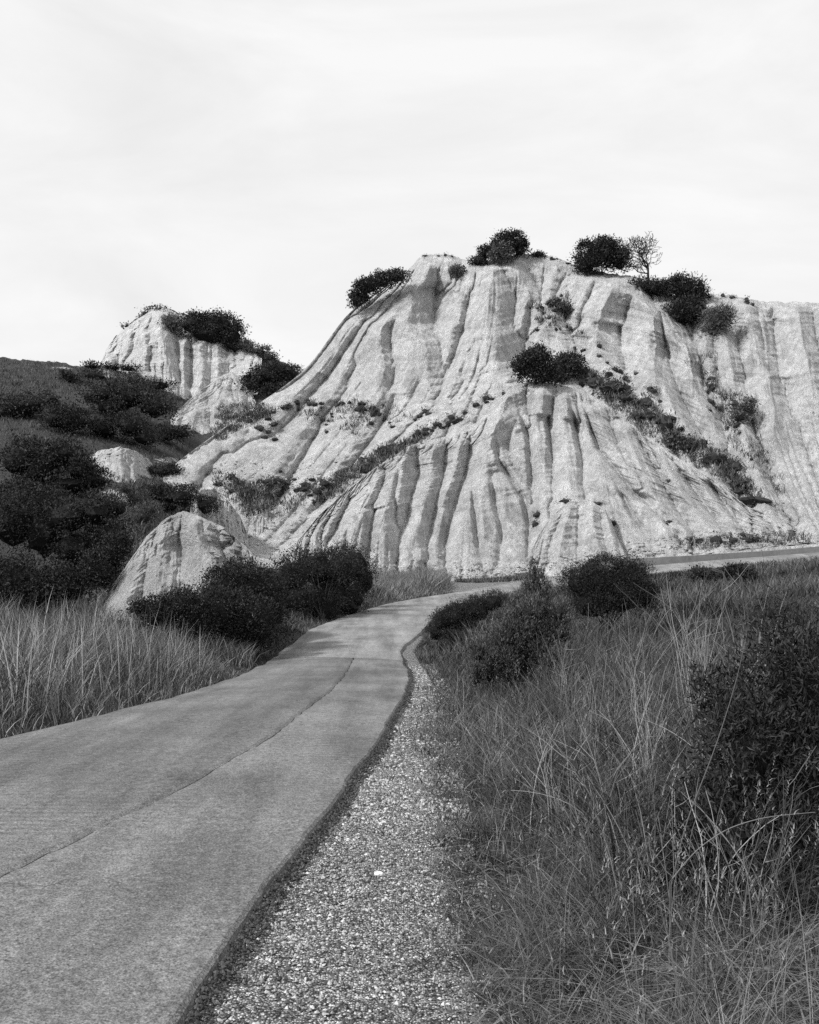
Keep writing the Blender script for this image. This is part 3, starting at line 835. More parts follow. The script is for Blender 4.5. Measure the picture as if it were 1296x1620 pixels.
mound('clay_mound', [(158, 968), (172, 935), (205, 888), (232, 848), (262, 820), (290, 808), (318, 818), (350, 832), (376, 852), (398, 874), (412, 905), (420, 940)], [33.2, 33.6, 34, 34.4, 34.7, 34.8, 34.8, 34.8, 34.8, 34.6, 34.2, 33.8],
      [(150, 985), (162, 988), (190, 990), (220, 992), (250, 992), (282, 992), (315, 992), (345, 990), (372, 988), (396, 985), (414, 980), (424, 972)], [32.2, 31.9, 31.7, 31.5, 31.4, 31.3, 31.2, 31.2, 31.3, 31.5, 31.9, 32.6],
      'rounded pale clay mound with rain grooves behind the roadside bushes', crests=[([(232, 850), (215, 900), (200, 960)], .36, 34, 24), ([(300, 812), (318, 860), (330, 930)], .42, 34, 28), ([(262, 822), (250, 880), (240, 950)], .28, 24, 18)],
      gullies=[([(285, 830), (288, 890), (285, 960)], .35, 16), ([(345, 845), (360, 890), (372, 940)], .18, 12), ([(240, 860), (228, 910), (222, 970)], .15, 10)],
      rows=160, cols=250, seed=61, mat=M_mound, er=dict(its=5, k=0.010, talus=0.022, wander=0.008, soft=8, crease=0.05), rough=0.25, scale=1.1, back=3.5, chunk=0.13, rill=(0.09, 26), fixed=True)
mound('clay_mound', [(142, 722), (160, 712), (190, 707), (215, 714), (235, 726), (250, 742)], [86, 87, 87.5, 87, 86.5, 86], [(140, 735), (158, 752), (188, 764), (214, 764), (236, 758), (254, 750)], [82, 80.5, 80, 80, 80.5, 82],
      'small bald clay dome among dark bushes on the left hillside', seed=62, back=5, fold=3)
mound('clay_mound', [(265, 668), (285, 645), (315, 620), (345, 597), (366, 588), (385, 604), (400, 626), (415, 655)], [116, 117, 118, 119, 120, 119, 118, 117], [(262, 676), (282, 680), (308, 682), (338, 684), (362, 684), (384, 682), (404, 680), (420, 676)], [113, 111, 110, 109.5, 109.5, 110, 111, 113],
      'pale triangular clay ridge below the big bush on the left skyline', seed=63, back=8, fold=5, crests=[([(365, 590), (368, 620), (372, 660)], 1.2, 40, 20), ([(320, 620), (312, 645), (305, 670)], .6, 20, 12)])
mound('clay_mound', [(302, 800), (318, 775), (340, 772), (362, 792), (380, 816), (392, 846)], [74, 75, 75.5, 75, 74, 73], [(298, 850), (315, 862), (338, 868), (360, 872), (380, 874), (394, 872)], [71, 70.5, 70.5, 70.5, 70.5, 71],
      'furrowed clay hummock above the rounded mound', seed=64, back=5, fold=3, chunk=0.2, on_cliff=True)
mound('clay_mound', [(392, 832), (402, 808), (416, 795), (427, 806), (434, 828)], [74, 74.6, 75, 74.6, 74], [(388, 845), (400, 852), (415, 854), (428, 851), (438, 842)], [72.6, 72, 71.8, 72, 72.6],
      'small pointed clay pinnacle standing in the dry wash', seed=65, back=2.5, fold=1.5, rows=60, cols=90, chunk=0.15, on_cliff=True)
mound('clay_block', [(383, 592), (390, 578), (402, 572), (409, 580)], [128, 128.5, 128.5, 128], [(384, 600), (392, 598), (402, 594), (411, 588)], [126.5, 126, 126, 126.8],
      'little pale clay block below the dark bush on the left rim', seed=66, back=2.5, fold=1.5, rows=30, cols=40, chunk=0.1)
# ---------------------------------------------------------------- vegetation builders
bpy.context.view_layer.update()

def leaf_quads(pos, axis, length, width, rg):
    n = len(pos)
    a = axis / (np.linalg.norm(axis, axis=1)[:, None] + 1e-9)
    r = rg.standard_normal((n, 3))
    sd = np.cross(a, r); sd /= np.linalg.norm(sd, axis=1)[:, None] + 1e-9
    L_ = length[:, None]; W_ = width[:, None]
    nr = np.cross(a, sd)
    p0 = pos; p2 = pos + a * L_
    p1 = pos + a * L_ * 0.5 + sd * W_ * 0.5 + nr * L_ * 0.08
    p3 = pos + a * L_ * 0.5 - sd * W_ * 0.5 + nr * L_ * 0.08
    V = np.stack([p0, p1, p2, p3], 1).reshape(-1, 3)
    return V, np.arange(4 * n).reshape(n, 4)

_ico = None
def ico(sub=2):
    global _ico
    if _ico is None:
        import bmesh
        bm = bmesh.new(); bmesh.ops.create_icosphere(bm, subdivisions=sub, radius=1)
        _ico = (np.array([v.co[:] for v in bm.verts]), np.array([[v.index for v in f.verts] for f in bm.faces]))
        bm.free()
    return _ico

def crown_mesh(c, r, n_leaf, leaf, seed, aspect=0.45, clump=14, rough=0.30, up=0.35, shoots=0.2, core=0.72, sat=6):
    """leafy crown from ellipsoid lobes: clumps of leaves over an uneven inner mass. c, r: (k,3)"""
    rg = np.random.default_rng(seed)
    c = np.asarray(c, float); r = np.asarray(r, float)
    k0 = len(c)
    if sat:                                                # smaller boughs round every main one
        cs, rs = [c], [r]
        for j in range(k0):
            for _ in range(sat):
                dv = rg.standard_normal(3); dv[2] = abs(dv[2]) * 0.8 + 0.1; dv /= np.linalg.norm(dv)
                cs.append((c[j] + dv * r[j] * rg.uniform(0.62, 0.92))[None]); rs.append((r[j] * rg.uniform(0.22, 0.52))[None])
        c, r = np.vstack(cs), np.vstack(rs)
    k = len(c)
    area = (r[:, 0] * r[:, 2]) ** 1.0; area /= area.sum()
    nc = max(20, int(n_leaf / clump * 1.6))
    li = rg.choice(k, nc, p=area)
    d = rg.standard_normal((nc, 3)); d /= np.linalg.norm(d, axis=1)[:, None]
    d[:, 2] = np.where(d[:, 2] < -0.75, -d[:, 2], d[:, 2])
    nz = fbm(d[:, 0] * 2.2 + li * 7.1, d[:, 1] * 2.2, d[:, 2] * 2.2, oct=3, seed=seed)
    rad = 1 + rough * 1.9 * nz + rg.normal(0, 0.06, nc)
    rad = np.where(rg.random(nc) < shoots, rad + 0.10 + 0.10 * rg.random(nc), rad)
    rad *= np.where(rg.random(nc) < 0.35, 0.80, 1.0)
    p = c[li] + d * rad[:, None] * r[li]
    keep = np.ones(nc, bool)
    for j in range(k):
        q = (p - c[j]) / r[j]
        keep &= ~((np.linalg.norm(q, axis=1) < 0.78) & (li != j))
    p, d, li, nz = p[keep], d[keep], li[keep], nz[keep]
    per = max(3, int(n_leaf / max(1, len(p))))
    sig = r[li].mean(1) * 0.12 + leaf * 0.5
    P0 = np.repeat(p, per, 0) + rg.standard_normal((len(p) * per, 3)) * np.repeat(sig, per)[:, None] * np.array([1, 1, 0.8])
    dd = np.repeat(d, per, 0)
    ax = 0.7 * dd + np.array([0, 0, up]) + 0.75 * rg.standard_normal(dd.shape)
    n = len(P0)
    ln = leaf * rg.uniform(0.6, 1.3, n)
    V, Q = leaf_quads(P0, ax, ln, ln * aspect * rg.uniform(0.8, 1.2, n), rg)
    tone = np.clip(np.repeat(rg.random(len(p)) ** 1.3, per) * 0.65 + 0.45 * rg.random(n) ** 1.5, 0, 1)
    tone = np.repeat(tone, 4)
    iv, it = ico()
    VV, TT, off = [V], [], len(V)
    tn = [tone]
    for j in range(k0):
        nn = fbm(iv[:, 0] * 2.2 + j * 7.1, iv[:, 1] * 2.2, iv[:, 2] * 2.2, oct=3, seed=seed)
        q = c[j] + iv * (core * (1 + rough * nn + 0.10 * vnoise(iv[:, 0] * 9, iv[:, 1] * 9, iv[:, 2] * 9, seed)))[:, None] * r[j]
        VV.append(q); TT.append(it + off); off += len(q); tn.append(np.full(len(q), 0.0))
    return np.vstack(VV), Q, np.vstack(TT), np.concatenate(tn)

def tubes(paths, radii, sides=4):
    """paths: list of (n,3); radii: list of (n,)"""
    VV, QQ, off = [], [], 0
    for p, r in zip(paths, radii):
        p = np.asarray(p, float); r = np.asarray(r, float)
        t = np.gradient(p, axis=0); t /= np.linalg.norm(t, axis=1)[:, None] + 1e-9
        ref = np.where(np.abs(t[:, 2:3]) > 0.9, np.array([[1., 0, 0]]), np.array([[0, 0, 1.]]))
        a = np.cross(t, ref); a /= np.linalg.norm(a, axis=1)[:, None] + 1e-9
        b = np.cross(t, a)
        ang = np.arange(sides) * 2 * np.pi / sides
        ring = p[:, None] + r[:, None, None] * (np.cos(ang)[None, :, None] * a[:, None] + np.sin(ang)[None, :, None] * b[:, None])
        n = len(p)
        VV.append(ring.reshape(-1, 3))
        i = np.arange(n - 1)[:, None] * sides; j = np.arange(sides)[None]; j2 = (j + 1) % sides
        QQ.append(np.stack([i + j, i + j2, i + sides + j2, i + sides + j], -1).reshape(-1, 4) + off)
        off += n * sides
    return np.vstack(VV), np.vstack(QQ)

def stems_for(c, r, base, rg, thick):
    thick = thick * 0.7
    paths, rad = [], []
    for j in range(len(c)):
        for _ in range(2):
            e = c[j] + rg.uniform(-0.4, 0.4, 3) * r[j]
            b = base + np.array([rg.uniform(-.25, .25), rg.uniform(-.2, .2), -0.1]) * thick * 6
            t = np.linspace(0, 1, 6)[:, None]
            m = b * (1 - t) + e * t + np.array([0, 0, 1]) * (np.sin(t * np.pi) * 0.15 * np.linalg.norm(e - b))
            paths.append(m); rad.append(np.linspace(thick, thick * 0.3, 6))
    return paths, rad

def drop(x, y):
    zz = []
    for ob in [ground, road] + list(road.children) + HILLS:
        ok, loc, _, _ = ob.ray_cast(Vector((x, y, 120)), Vector((0, 0, -1)))
        if ok: zz.append(loc.z)
    return max(zz)

def bush(name, lobes, label, cat='shrub', D=None, base=None, n=2500, leaf=0.22, mat=None, seed=0, depth=0.9, group=None, dark=0, on=None, **kw):
    """lobes: (u, v, ru, rv[, dD]) in photo pixels at the distance of the ground under the base pixel"""
    NF = 1.6 if n < 9000 else 1.25
    if n < 9000: leaf = leaf * 1.16
    lb = np.array([list(l) + [0.0] * (5 - len(l)) for l in lobes], float)
    bu, bv = base if base else (lb[:, 0].mean(), (lb[:, 1] + lb[:, 3]).max())
    if D is None:
        h = cast(bu, bv, on)
        D = h[0].y + 0.2
    bz = P(bu, bv, D)
    if D < 72: bz[2] = drop(bz[0], bz[1])
    cs, rs = [], []
    for u, v, ru, rv, dd in lb:
        cs.append(P(u, v, D + dd)); s = (D + dd) / FPX
        rs.append([ru * s, depth * ru * s, rv * s])
    cs = np.array(cs) - bz; rs = np.array(rs)
    root = empty(name, tuple(bz), label, cat, group)
    V, Q, T, tn = crown_mesh(cs - np.array([0, 0, 1.0]) * (4 * D / FPX if D > 90 else 0), rs * (0.84 if D > 60 else 0.9), int(n * NF), leaf, seed + 100, **kw)
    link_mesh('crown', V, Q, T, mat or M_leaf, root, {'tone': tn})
    rg = np.random.default_rng(seed)
    pt, rd = stems_for(cs, rs, np.zeros(3), rg, 0.022 * rs[:, 0].max() + 0.012)
    V, Q = tubes(pt, rd, 5)
    link_mesh('stem', V, Q, None, M_bark, root, {'tone': rg.random(len(V))})['kind'] = 'stuff'
    return root

# ---------------------------------------------------------------- bushes on the rim of the cliff
M_juniper = leaf_mat('juniper_leaf', 0.018, 0.17, 0.75, 0.1)
B = 0
def nb(*a, **k):
    global B
    B += 1
    return bush(*a, seed=B * 13, **k)
nb('evergreen_bush', [(566, 470, 14, 18), (580, 452, 20, 14), (603, 442, 22, 13), (627, 435, 20, 11)], 'long dark bush draped over the left shoulder of the cliff top', D=112.3, base=(600, 455), n=4200)
nb('evergreen_bush', [(805, 383, 30, 20), (790, 392, 20, 14), (822, 390, 15, 14)], 'round dark bush on the highest point of the cliff rim', D=117.2, base=(805, 406), n=3200)
nb('evergreen_bush', [(768, 398, 14, 12), (757, 410, 14, 9)], 'small dark bush left of the summit bush, spilling into a gully', D=116.8, base=(762, 418), n=1200)
nb('dry_shrub', [(794, 396, 17, 13), (785, 404, 10, 8)], 'paler dry shrub in front of the round summit bush', D=115.2, base=(794, 408), n=1500, mat=M_scrub, leaf=0.25)
nb('dry_shrub', [(722, 428, 12, 13), (718, 440, 8, 8)], 'grey dry shrub hanging in the notch below the flat summit', D=None, base=(722, 440), n=900, mat=M_scrub)
nb('evergreen_bush', [(849, 402, 10, 5), (857, 403, 5, 4)], 'low dark bush just right of the summit on the rim', D=118, base=(849, 407), n=500)
nb('evergreen_bush', [(940, 404, 28, 24), (968, 400, 26, 21), (952, 392, 24, 18), (980, 410, 18, 20), (928, 418, 18, 18)], 'big dark tree-like bush on the rim left of the bare tree', cat='bush', D=115.2, base=(952, 436), n=6000)
nb('evergreen_bush', [(1016, 450, 24, 11), (1042, 456, 24, 15)], 'flat dark hedge-like bush under the bare tree', D=112.8, base=(1025, 462), n=2200, mat=M_leaf2)
nb('evergreen_bush', [(1085, 457, 30, 24), (1104, 464, 18, 20), (1070, 450, 18, 16)], 'rounded dark bush right of the bare tree, upper of the two', D=111, base=(1085, 484), n=3200)
nb('evergreen_bush', [(1078, 494, 30, 24), (1098, 492, 20, 20)], 'dark bush hanging below the rounded bush on the right rim', D=109, base=(1080, 516), n=2800)
nb('dry_shrub', [(1135, 503, 22, 18), (1128, 520, 14, 14), (1150, 498, 12, 10)], 'grey grassy shrub drooping over the edge at the right rim', D=None, base=(1132, 530), n=2200, mat=M_scrub, leaf=0.4, aspect=0.15)
nb('dry_shrub', [(1172, 655, 16, 13), (1184, 640, 12, 12)], 'grey scrub in the gully beside the pale spur on the right', D=None, base=(1176, 668), n=900, mat=M_scrub, leaf=0.25)
nb('dry_shrub', [(1075, 700, 18, 11), (1062, 690, 12, 10)], 'grey scrub standing at the bend of the scrub band', D=None, base=(1070, 711), n=900, mat=M_scrub, leaf=0.25)
nb('dry_shrub', [(890, 486, 16, 10), (878, 478, 10, 8)], 'grey shrub in the hollow under the big rim bush', D=None, base=(886, 496), n=900, mat=M_scrub, leaf=0.25)
# middle of the cliff
nb('evergreen_bush', [(846, 572, 30, 24), (858, 588, 28, 22), (830, 580, 20, 18), (852, 556, 16, 12)], 'dark bush standing on the prow above the fan of clay', D=None, base=(850, 610), n=4200)
nb('evergreen_bush', [(893, 578, 24, 22), (910, 576, 18, 20), (884, 594, 16, 14)], 'duller bush joined to the right of the dark bush above the fan', D=None, base=(895, 604), n=2600, mat=M_leaf2)
# left bluff
nb('evergreen_bush', [(310, 512, 34, 20), (345, 512, 38, 22), (365, 532, 26, 26), (330, 528, 34, 18), (374, 548, 15, 16)], 'large dark bush crowning the pale bluff on the left skyline', D=146.5, base=(340, 550), n=5200, leaf=0.28)
nb('evergreen_bush', [(250, 490, 24, 6), (232, 498, 14, 6), (205, 513, 12, 4)], 'thin dark scrub along the top edge of the left bluff', D=149.5, base=(245, 497), n=900, leaf=0.26)
nb('dry_shrub', [(270, 510, 16, 12), (262, 520, 10, 8)], 'grey dry shrub left of the large bush on the bluff', D=None, base=(268, 522), n=900, mat=M_scrub, leaf=0.28)
nb('dry_shrub', [(405, 552, 24, 9), (390, 545, 14, 10), (425, 562, 18, 8)], 'grey scrub on the skyline dip right of the left bluff', D=146, base=(405, 562), n=1600, mat=M_scrub, leaf=0.26)
nb('evergreen_bush', [(430, 592, 34, 20), (405, 604, 24, 18), (455, 590, 24, 15), (425, 615, 30, 14)], 'dark spreading bush in the saddle between bluff and cliff', D=122, base=(425, 628), n=4200, leaf=0.25)
nb('evergreen_bush', [(178, 578, 20, 5), (205, 580, 18, 5), (145, 576, 16, 5)], 'low scrub at the left foot of the bluff', D=None, base=(178, 585), n=700, leaf=0.28, mat=M_leaf2)
# hillside left
nb('evergreen_bush', [(160, 624, 40, 24), (205, 624, 44, 26), (245, 642, 36, 24), (180, 640, 40, 20)], 'broad dark thicket high on the left hillside below the bluff', D=None, base=(190, 664), n=5200, leaf=0.24, mat=M_leaf2)
nb('evergreen_bush', [(115, 598, 12, 8), (105, 592, 10, 8)], 'small round bush at the left end of the hillside skyline', D=None, base=(112, 606), n=700, leaf=0.26)
nb('evergreen_bush', [(115, 664, 34, 24), (90, 660, 30, 22)], 'black bush at the left border above the tall leafy one', D=None, base=(105, 688), n=2800, leaf=0.2)
nb('evergreen_bush', [(165, 676, 32, 20), (205, 672, 34, 22), (230, 690, 30, 16)], 'dark bush below the broad hillside thicket', D=None, base=(190, 700), n=3200, leaf=0.2)
nb('evergreen_bush', [(262, 684, 30, 15), (288, 682, 18, 11), (240, 694, 24, 12)], 'dark bush tucked under the triangular clay ridge', D=None, base=(262, 702), n=2400, leaf=0.2)
nb('evergreen_bush', [(95, 720, 44, 30), (130, 745, 36, 26), (70, 745, 40, 34), (150, 762, 30, 18), (30, 730, 40, 34), (110, 768, 56, 20), (60, 775, 44, 24)], 'wide black thicket left of the small bald dome', D=None, base=(110, 785), n=6500, leaf=0.17)
nb('evergreen_bush', [(258, 743, 26, 10), (240, 748, 16, 8), (275, 741, 12, 8)], 'flat dark bush right of the small bald dome', D=None, base=(256, 754), n=1500, leaf=0.17)
nb('evergreen_bush', [(245, 784, 30, 18), (285, 790, 36, 22), (320, 802, 28, 20), (262, 800, 34, 16)], 'dark bush behind the top of the rounded mound', on=[HILLS[2]], base=(285, 824), n=4600, leaf=0.14)
nb('evergreen_bush', [(110, 820, 44, 32), (160, 815, 40, 28), (175, 845, 36, 34), (120, 870, 52, 40), (70, 850, 40, 50), (20, 830, 50, 50), (185, 805, 22, 16)], 'large dark leafy thicket left of the rounded mound', D=None, base=(120, 915), n=11000, leaf=0.11)
nb('evergreen_bush', [(110, 930, 36, 30), (150, 900, 22, 30), (70, 940, 40, 34), (20, 930, 50, 46)], 'dark bush at the foot of the rounded mound behind the reeds', D=None, base=(100, 970), n=7000, leaf=0.09)
nb('dry_shrub', [(215, 790, 20, 14), (200, 775, 12, 8)], 'grey dry shrub above the large dark leafy thicket', D=None, base=(210, 802), n=1100, mat=M_scrub, leaf=0.2, aspect=0.2)
nb('dry_shrub', [(225, 818, 22, 16), (240, 806, 14, 10)], 'dry pale grass clump left of the top of the rounded mound', on=[HILLS[2]], base=(228, 836), n=1500, mat=M_scrub, leaf=0.2, aspect=0.15)
nb('evergreen_bush', [(40, 640, 44, 22), (80, 632, 26, 16), (10, 650, 36, 26)], 'dark bush on the hillside at the left border under the skyline', D=None, base=(45, 662), n=2600, leaf=0.22, mat=M_leaf2)
nb('evergreen_bush', [(30, 800, 50, 34), (70, 796, 40, 26), (-10, 810, 40, 40)], 'dark bush wedged between two thickets at the left border', D=None, base=(40, 838), n=4200, leaf=0.14)
nb('evergreen_bush', [(180, 880, 22, 30), (165, 905, 24, 34), (190, 860, 18, 18)], 'dark bush against the left flank of the rounded mound', D=None, base=(165, 940), n=4200, leaf=0.09)
nb('evergreen_bush', [(150, 592, 26, 9), (250, 606, 28, 9), (215, 600, 20, 8)], 'thin line of dark scrub below the bluff on the upper hillside', D=None, base=(210, 614), n=1300, leaf=0.26, mat=M_leaf2)
# beside the road, left
nb('evergreen_bush', [(535, 905, 40, 42, 4), (560, 895, 32, 36, 7), (575, 920, 24, 28, 8), (500, 900, 44, 34, 2), (465, 910, 38, 34, 0), (520, 940, 46, 34, 3), (470, 948, 36, 30, -1), (552, 948, 34, 26, 5), (505, 965, 48, 30, 1), (545, 962, 36, 26, 4), (445, 925, 26, 34, -1)], 'dense black rounded bush left of the road at the bend', D=45, base=(510, 985), n=20000, leaf=0.10, aspect=0.4)
nb('evergreen_bush', [(395, 930, 48, 42, 2), (355, 935, 40, 38, 1), (425, 965, 36, 48, 3.5), (375, 985, 50, 46, 0), (400, 1005, 42, 34, .8), (340, 975, 36, 44, -.8)], 'large dark leafy bush beside the road in front of the rounded mound', D=29, base=(380, 1046), n=24000, leaf=0.075, aspect=0.45)
nb('evergreen_bush', [(290, 960, 34, 28), (255, 975, 36, 26), (315, 985, 30, 34), (225, 965, 20, 16)], 'lower dark bush between the reeds and the large roadside bush', D=27.5, base=(285, 1020), n=12000, leaf=0.065, aspect=0.45)
# right of the road
jr = np.random.default_rng(12)
jl = [(846, 906, 7, 20), (849, 926, 13, 22), (836, 938, 12, 20), (862, 944, 14, 22), (820, 958, 12, 18), (846, 955, 22, 24)]
for jv in np.linspace(960, 1066, 9):
    lo_, hi_ = np.interp(jv, [960, 1000, 1035, 1066], [808, 788, 762, 742]), np.interp(jv, [960, 1000, 1035, 1066], [884, 894, 868, 806])
    for ju in np.arange(lo_ + 8, hi_, 24):
        jl.append((ju + jr.normal(0, 6), jv + jr.normal(0, 7), jr.uniform(13, 21), jr.uniform(18, 30), jr.uniform(-.5, .5)))
nb('juniper', jl, 'spiky grey green juniper standing right of the road', cat='juniper', D=16.0, base=(825, 1092), n=32000, leaf=0.05, aspect=0.24, mat=M_juniper, up=1.5, rough=0.3, clump=14, shoots=0.4, core=0.6, sat=2)
nb('evergreen_bush', [(955, 922, 46, 34), (995, 920, 36, 32), (920, 925, 32, 26), (985, 945, 48, 36), (940, 955, 52, 32), (1015, 945, 24, 28)], 'big dark bush right of the juniper with the wall behind it', D=24.0, base=(960, 1000), n=24000, leaf=0.055, aspect=0.3, up=0.9)
nb('evergreen_bush', [(700, 985, 22, 20), (725, 978, 26, 24), (755, 968, 28, 24), (780, 955, 24, 20), (730, 1002, 34, 22), (690, 1002, 16, 16)], 'low dark bush at the inside of the bend left of the juniper', D=None, base=(725, 1024), n=14000, leaf=0.055, aspect=0.3, mat=M_leaf, up=0.8)
nb('evergreen_bush', [(1112, 910, 20, 10), (1130, 914, 12, 9)], 'small dark bush left one of two below the right end of the road', D=48.0, base=(1115, 926), n=1800, leaf=0.09, mat=M_leaf2)
nb('evergreen_bush', [(1165, 908, 22, 14), (1185, 914, 14, 10)], 'dark little bush at the right border below the road', D=46.0, base=(1168, 926), n=2400, leaf=0.09)
nb('evergreen_bush', [(1215, 985, 46, 40), (1260, 990, 50, 44), (1150, 975, 40, 22, 9), (1100, 965, 34, 16, 10)], 'dull dark scrub on the bank at the right border', D=None, base=(1190, 1035), n=9000, leaf=0.05, mat=M_leaf2, aspect=0.35)
nb('leafy_bush', [(1262, 1110, 80, 130, .5), (1195, 1220, 90, 120, .2), (1285, 1290, 100, 140, .2), (1150, 1330, 110, 90, 0), (1240, 1440, 140, 130, -.2), (1070, 1370, 90, 60, .1), (1160, 1130, 56, 70, .6), (1110, 1480, 120, 90, -.1), (1290, 1560, 140, 120, -.3)], 'big dark bush with long narrow leaves at the right border, nearest the viewer', cat='bush', D=5.6, base=(1210, 1560), n=26000, leaf=0.05, aspect=0.26, up=0.5, core=0.6, rough=0.36, shoots=0.35, sat=3)

# ---------------------------------------------------------------- bare tree on the rim
def bare_tree(u, v, D, h, label):
    b = P(u, v, D)
    root = empty('bare_tree', tuple(b), label, 'tree')
    rg = np.random.default_rng(9)
    trunk, limbs = ([], []), ([], [])
    def grow(p, d, ln, r, lvl):
        n = 5
        pts = [np.array(p)]
        dd = np.array(d)
        for _ in range(n - 1):
            dd = dd + rg.normal(0, 0.16 if lvl else 0.05, 3) + np.array([0, 0, 0.05]); dd /= np.linalg.norm(dd)
            pts.append(pts[-1] + dd * ln / (n - 1))
        tgt = trunk if lvl == 0 else limbs
        tgt[0].append(np.array(pts)); tgt[1].append(np.linspace(r, r * 0.6, n))
        if lvl >= 6: return
        k = 5 if lvl == 0 else (3 if lvl < 4 else 2)
        for j in range(k):
            at = pts[-1] if j < 2 else pts[rg.integers(1, n - 1)] if lvl else pts[rg.integers(2, n)]
            nd = dd * 0.75 + rg.normal(0, 0.62 if lvl else 0.8, 3); nd[2] += 0.10; nd /= np.linalg.norm(nd)
            grow(at, nd, ln * rg.uniform(0.62, 0.82), r * 0.56, lvl + 1)
    grow(np.array([0, 0, -0.3]), np.array([0.0, 0, 1.0]), h * 0.33, 0.15, 0)
    for nm, (p, r) in (('trunk', trunk), ('branches', limbs)):
        V, Q = tubes(p, np.maximum(r, 0.022) if False else [np.maximum(x, 0.02) for x in r], 4)
        ob = link_mesh(nm, V, Q, None, M_bark, root, {'tone': np.zeros(len(V))})
        if nm == 'branches': ob['kind'] = 'stuff'
bare_tree(1026, 442, 112.2, 5.9, 'leafless tree with forking branches standing on the cliff rim')

# ---------------------------------------------------------------- small scrub tufts on the clay, each an object
def tuft_mesh(name, seed, n=70, r=0.55, kind='leaf'):
    rg = np.random.default_rng(seed)
    lob = [[0, 0, .12]]
    rad = [[rg.uniform(.35, .6), .40, rg.uniform(.22, .42)]]
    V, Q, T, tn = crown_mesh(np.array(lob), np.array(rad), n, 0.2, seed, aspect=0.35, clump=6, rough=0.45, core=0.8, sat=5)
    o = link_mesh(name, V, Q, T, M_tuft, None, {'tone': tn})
    return o
M_tuft = leaf_mat('grey_tuft_leaf', 0.035, 0.15, 0.8, 0.1)
protos = [tuft_mesh('scrub_tuft', 900 + i) for i in range(8)]
used = set(); PLACED = []
rt = np.random.default_rng(77)
def put_tuft(u, v, s, label, group, stretch=1.0):
    h = cast(u, v)
    if h is None: return
    k = int(rt.integers(0, 8))
    if k not in used:
        o = protos[k]; used.add(k)
    else:
        o = protos[k].copy(); C.objects.link(o)
    o.location = h[0] - Vector((0, 0, 0.06))
    o.rotation_euler = (rt.uniform(-.2, .2), rt.uniform(-.2, .2), rt.uniform(0, 6.28))
    o.scale = (s * rt.uniform(0.7, 1.5), s * rt.uniform(.8, 1.1), s * rt.uniform(0.7, 1.2))
    tag(o, label, 'scrub', group); PLACED.append((u, v, o))
def along(poly, n, spread, smin, smax, label, group):
    a = np.array(poly, float)
    s = np.concatenate([[0], np.cumsum(np.linalg.norm(np.diff(a, axis=0), axis=1))])
    for q in rt.uniform(0, s[-1], n):
        size = rt.uniform(smin, smax)
        e = (size - smin) / (smax - smin)
        horiz = abs(a[-1, 0] - a[0, 0]) > abs(a[-1, 1] - a[0, 1])
        cutf = np.interp(q / s[-1], [0, 1], [0, 3])
        rev = a[-1, 0] < a[0, 0] if horiz else a[-1, 1] < a[0, 1]
        if rev: cutf = 3 - cutf
        where = (('left third', 'middle', 'right third') if horiz else ('upper part', 'middle', 'lower part'))[min(2, int(cutf))]
        word = 'smaller ' if e < 0.4 else ('medium ' if e < 0.75 else 'larger ')
        lab = word + label + ', ' + where
        put_tuft(np.interp(q, s, a[:, 0]) + rt.normal(0, spread), np.interp(q, s, a[:, 1]) + rt.normal(0, spread * 0.6), size, lab, group)
along([(428, 655), (460, 642), (500, 640), (560, 640), (575, 650), (610, 640)], 26, 5, .5, 1.1, 'tuft on the ledge crossing the left cliff face', 'tufts on the left ledge')
along([(575, 640), (585, 665), (600, 660), (620, 680), (645, 665), (680, 655)], 15, 7, .5, 1.1, 'tuft just below the cliff ledge', 'tufts below the ledge')
along([(655, 690), (690, 678), (720, 668), (745, 650), (765, 640), (795, 622)], 23, 5, .5, 1.2, 'tuft in the gully above the fan', 'tufts in the gully above the fan')
along([(500, 790), (530, 760), (560, 745), (600, 722), (640, 705), (660, 695)], 31, 8, .6, 1.5, 'tuft in the ravine left of the fan', 'tufts in the ravine left of the fan')
along([(340, 690), (370, 670), (400, 655), (430, 660), (420, 690)], 16, 9, .6, 1.5, 'tuft on the flank below the saddle bush', 'tufts below the saddle bush')
along([(470, 700), (500, 690), (520, 660), (490, 650)], 9, 8, .4, .8, 'tuft on the bare left flank', 'tufts on the left flank')
along([(340, 770), (380, 775), (420, 790), (470, 775), (440, 760), (510, 780)], 24, 12, .6, 1.5, 'tuft on broken clay above the dry wash', 'tufts above the dry wash')
along([(840, 480), (870, 500), (890, 475), (860, 520), (900, 515), (925, 540)], 20, 10, .4, .9, 'tuft in the hollow above the middle bush', 'tufts in the hollow above the middle bush')
along([(660, 404), (690, 402), (715, 404), (740, 410)], 11, 3, .4, .8, 'rim tuft along the flat summit of the cliff', 'tufts on the summit rim')
along([(845, 403), (870, 408), (905, 418)], 8, 3, .35, .7, 'rim tuft between the summit bush and the big rim bush', 'tufts on the middle rim')
along([(1122, 467), (1150, 470), (1180, 478), (1203, 482)], 9, 4, .5, 1.0, 'rim tuft at the right end of the skyline', 'tufts on the right rim')
along([(885, 800), (910, 788), (940, 792), (955, 810), (970, 828)], 6, 3, .4, .8, 'tuft on top of the small cone at the fan foot', 'tufts on the small cone')
along([(845, 800), (855, 815), (842, 835)], 4, 3, .5, 1.0, 'tuft in the crease left of the small cone', 'tufts left of the small cone')
along([(1060, 720), (1070, 745), (1030, 800), (1060, 830)], 4, 6, .4, .7, 'tuft on the right side of the fan', 'tufts on the right of the fan')
along([(1095, 862), (1130, 858), (1180, 852), (1203, 855)], 9, 5, .5, 1.2, 'dry tuft above the low wall', 'tufts above the low wall')
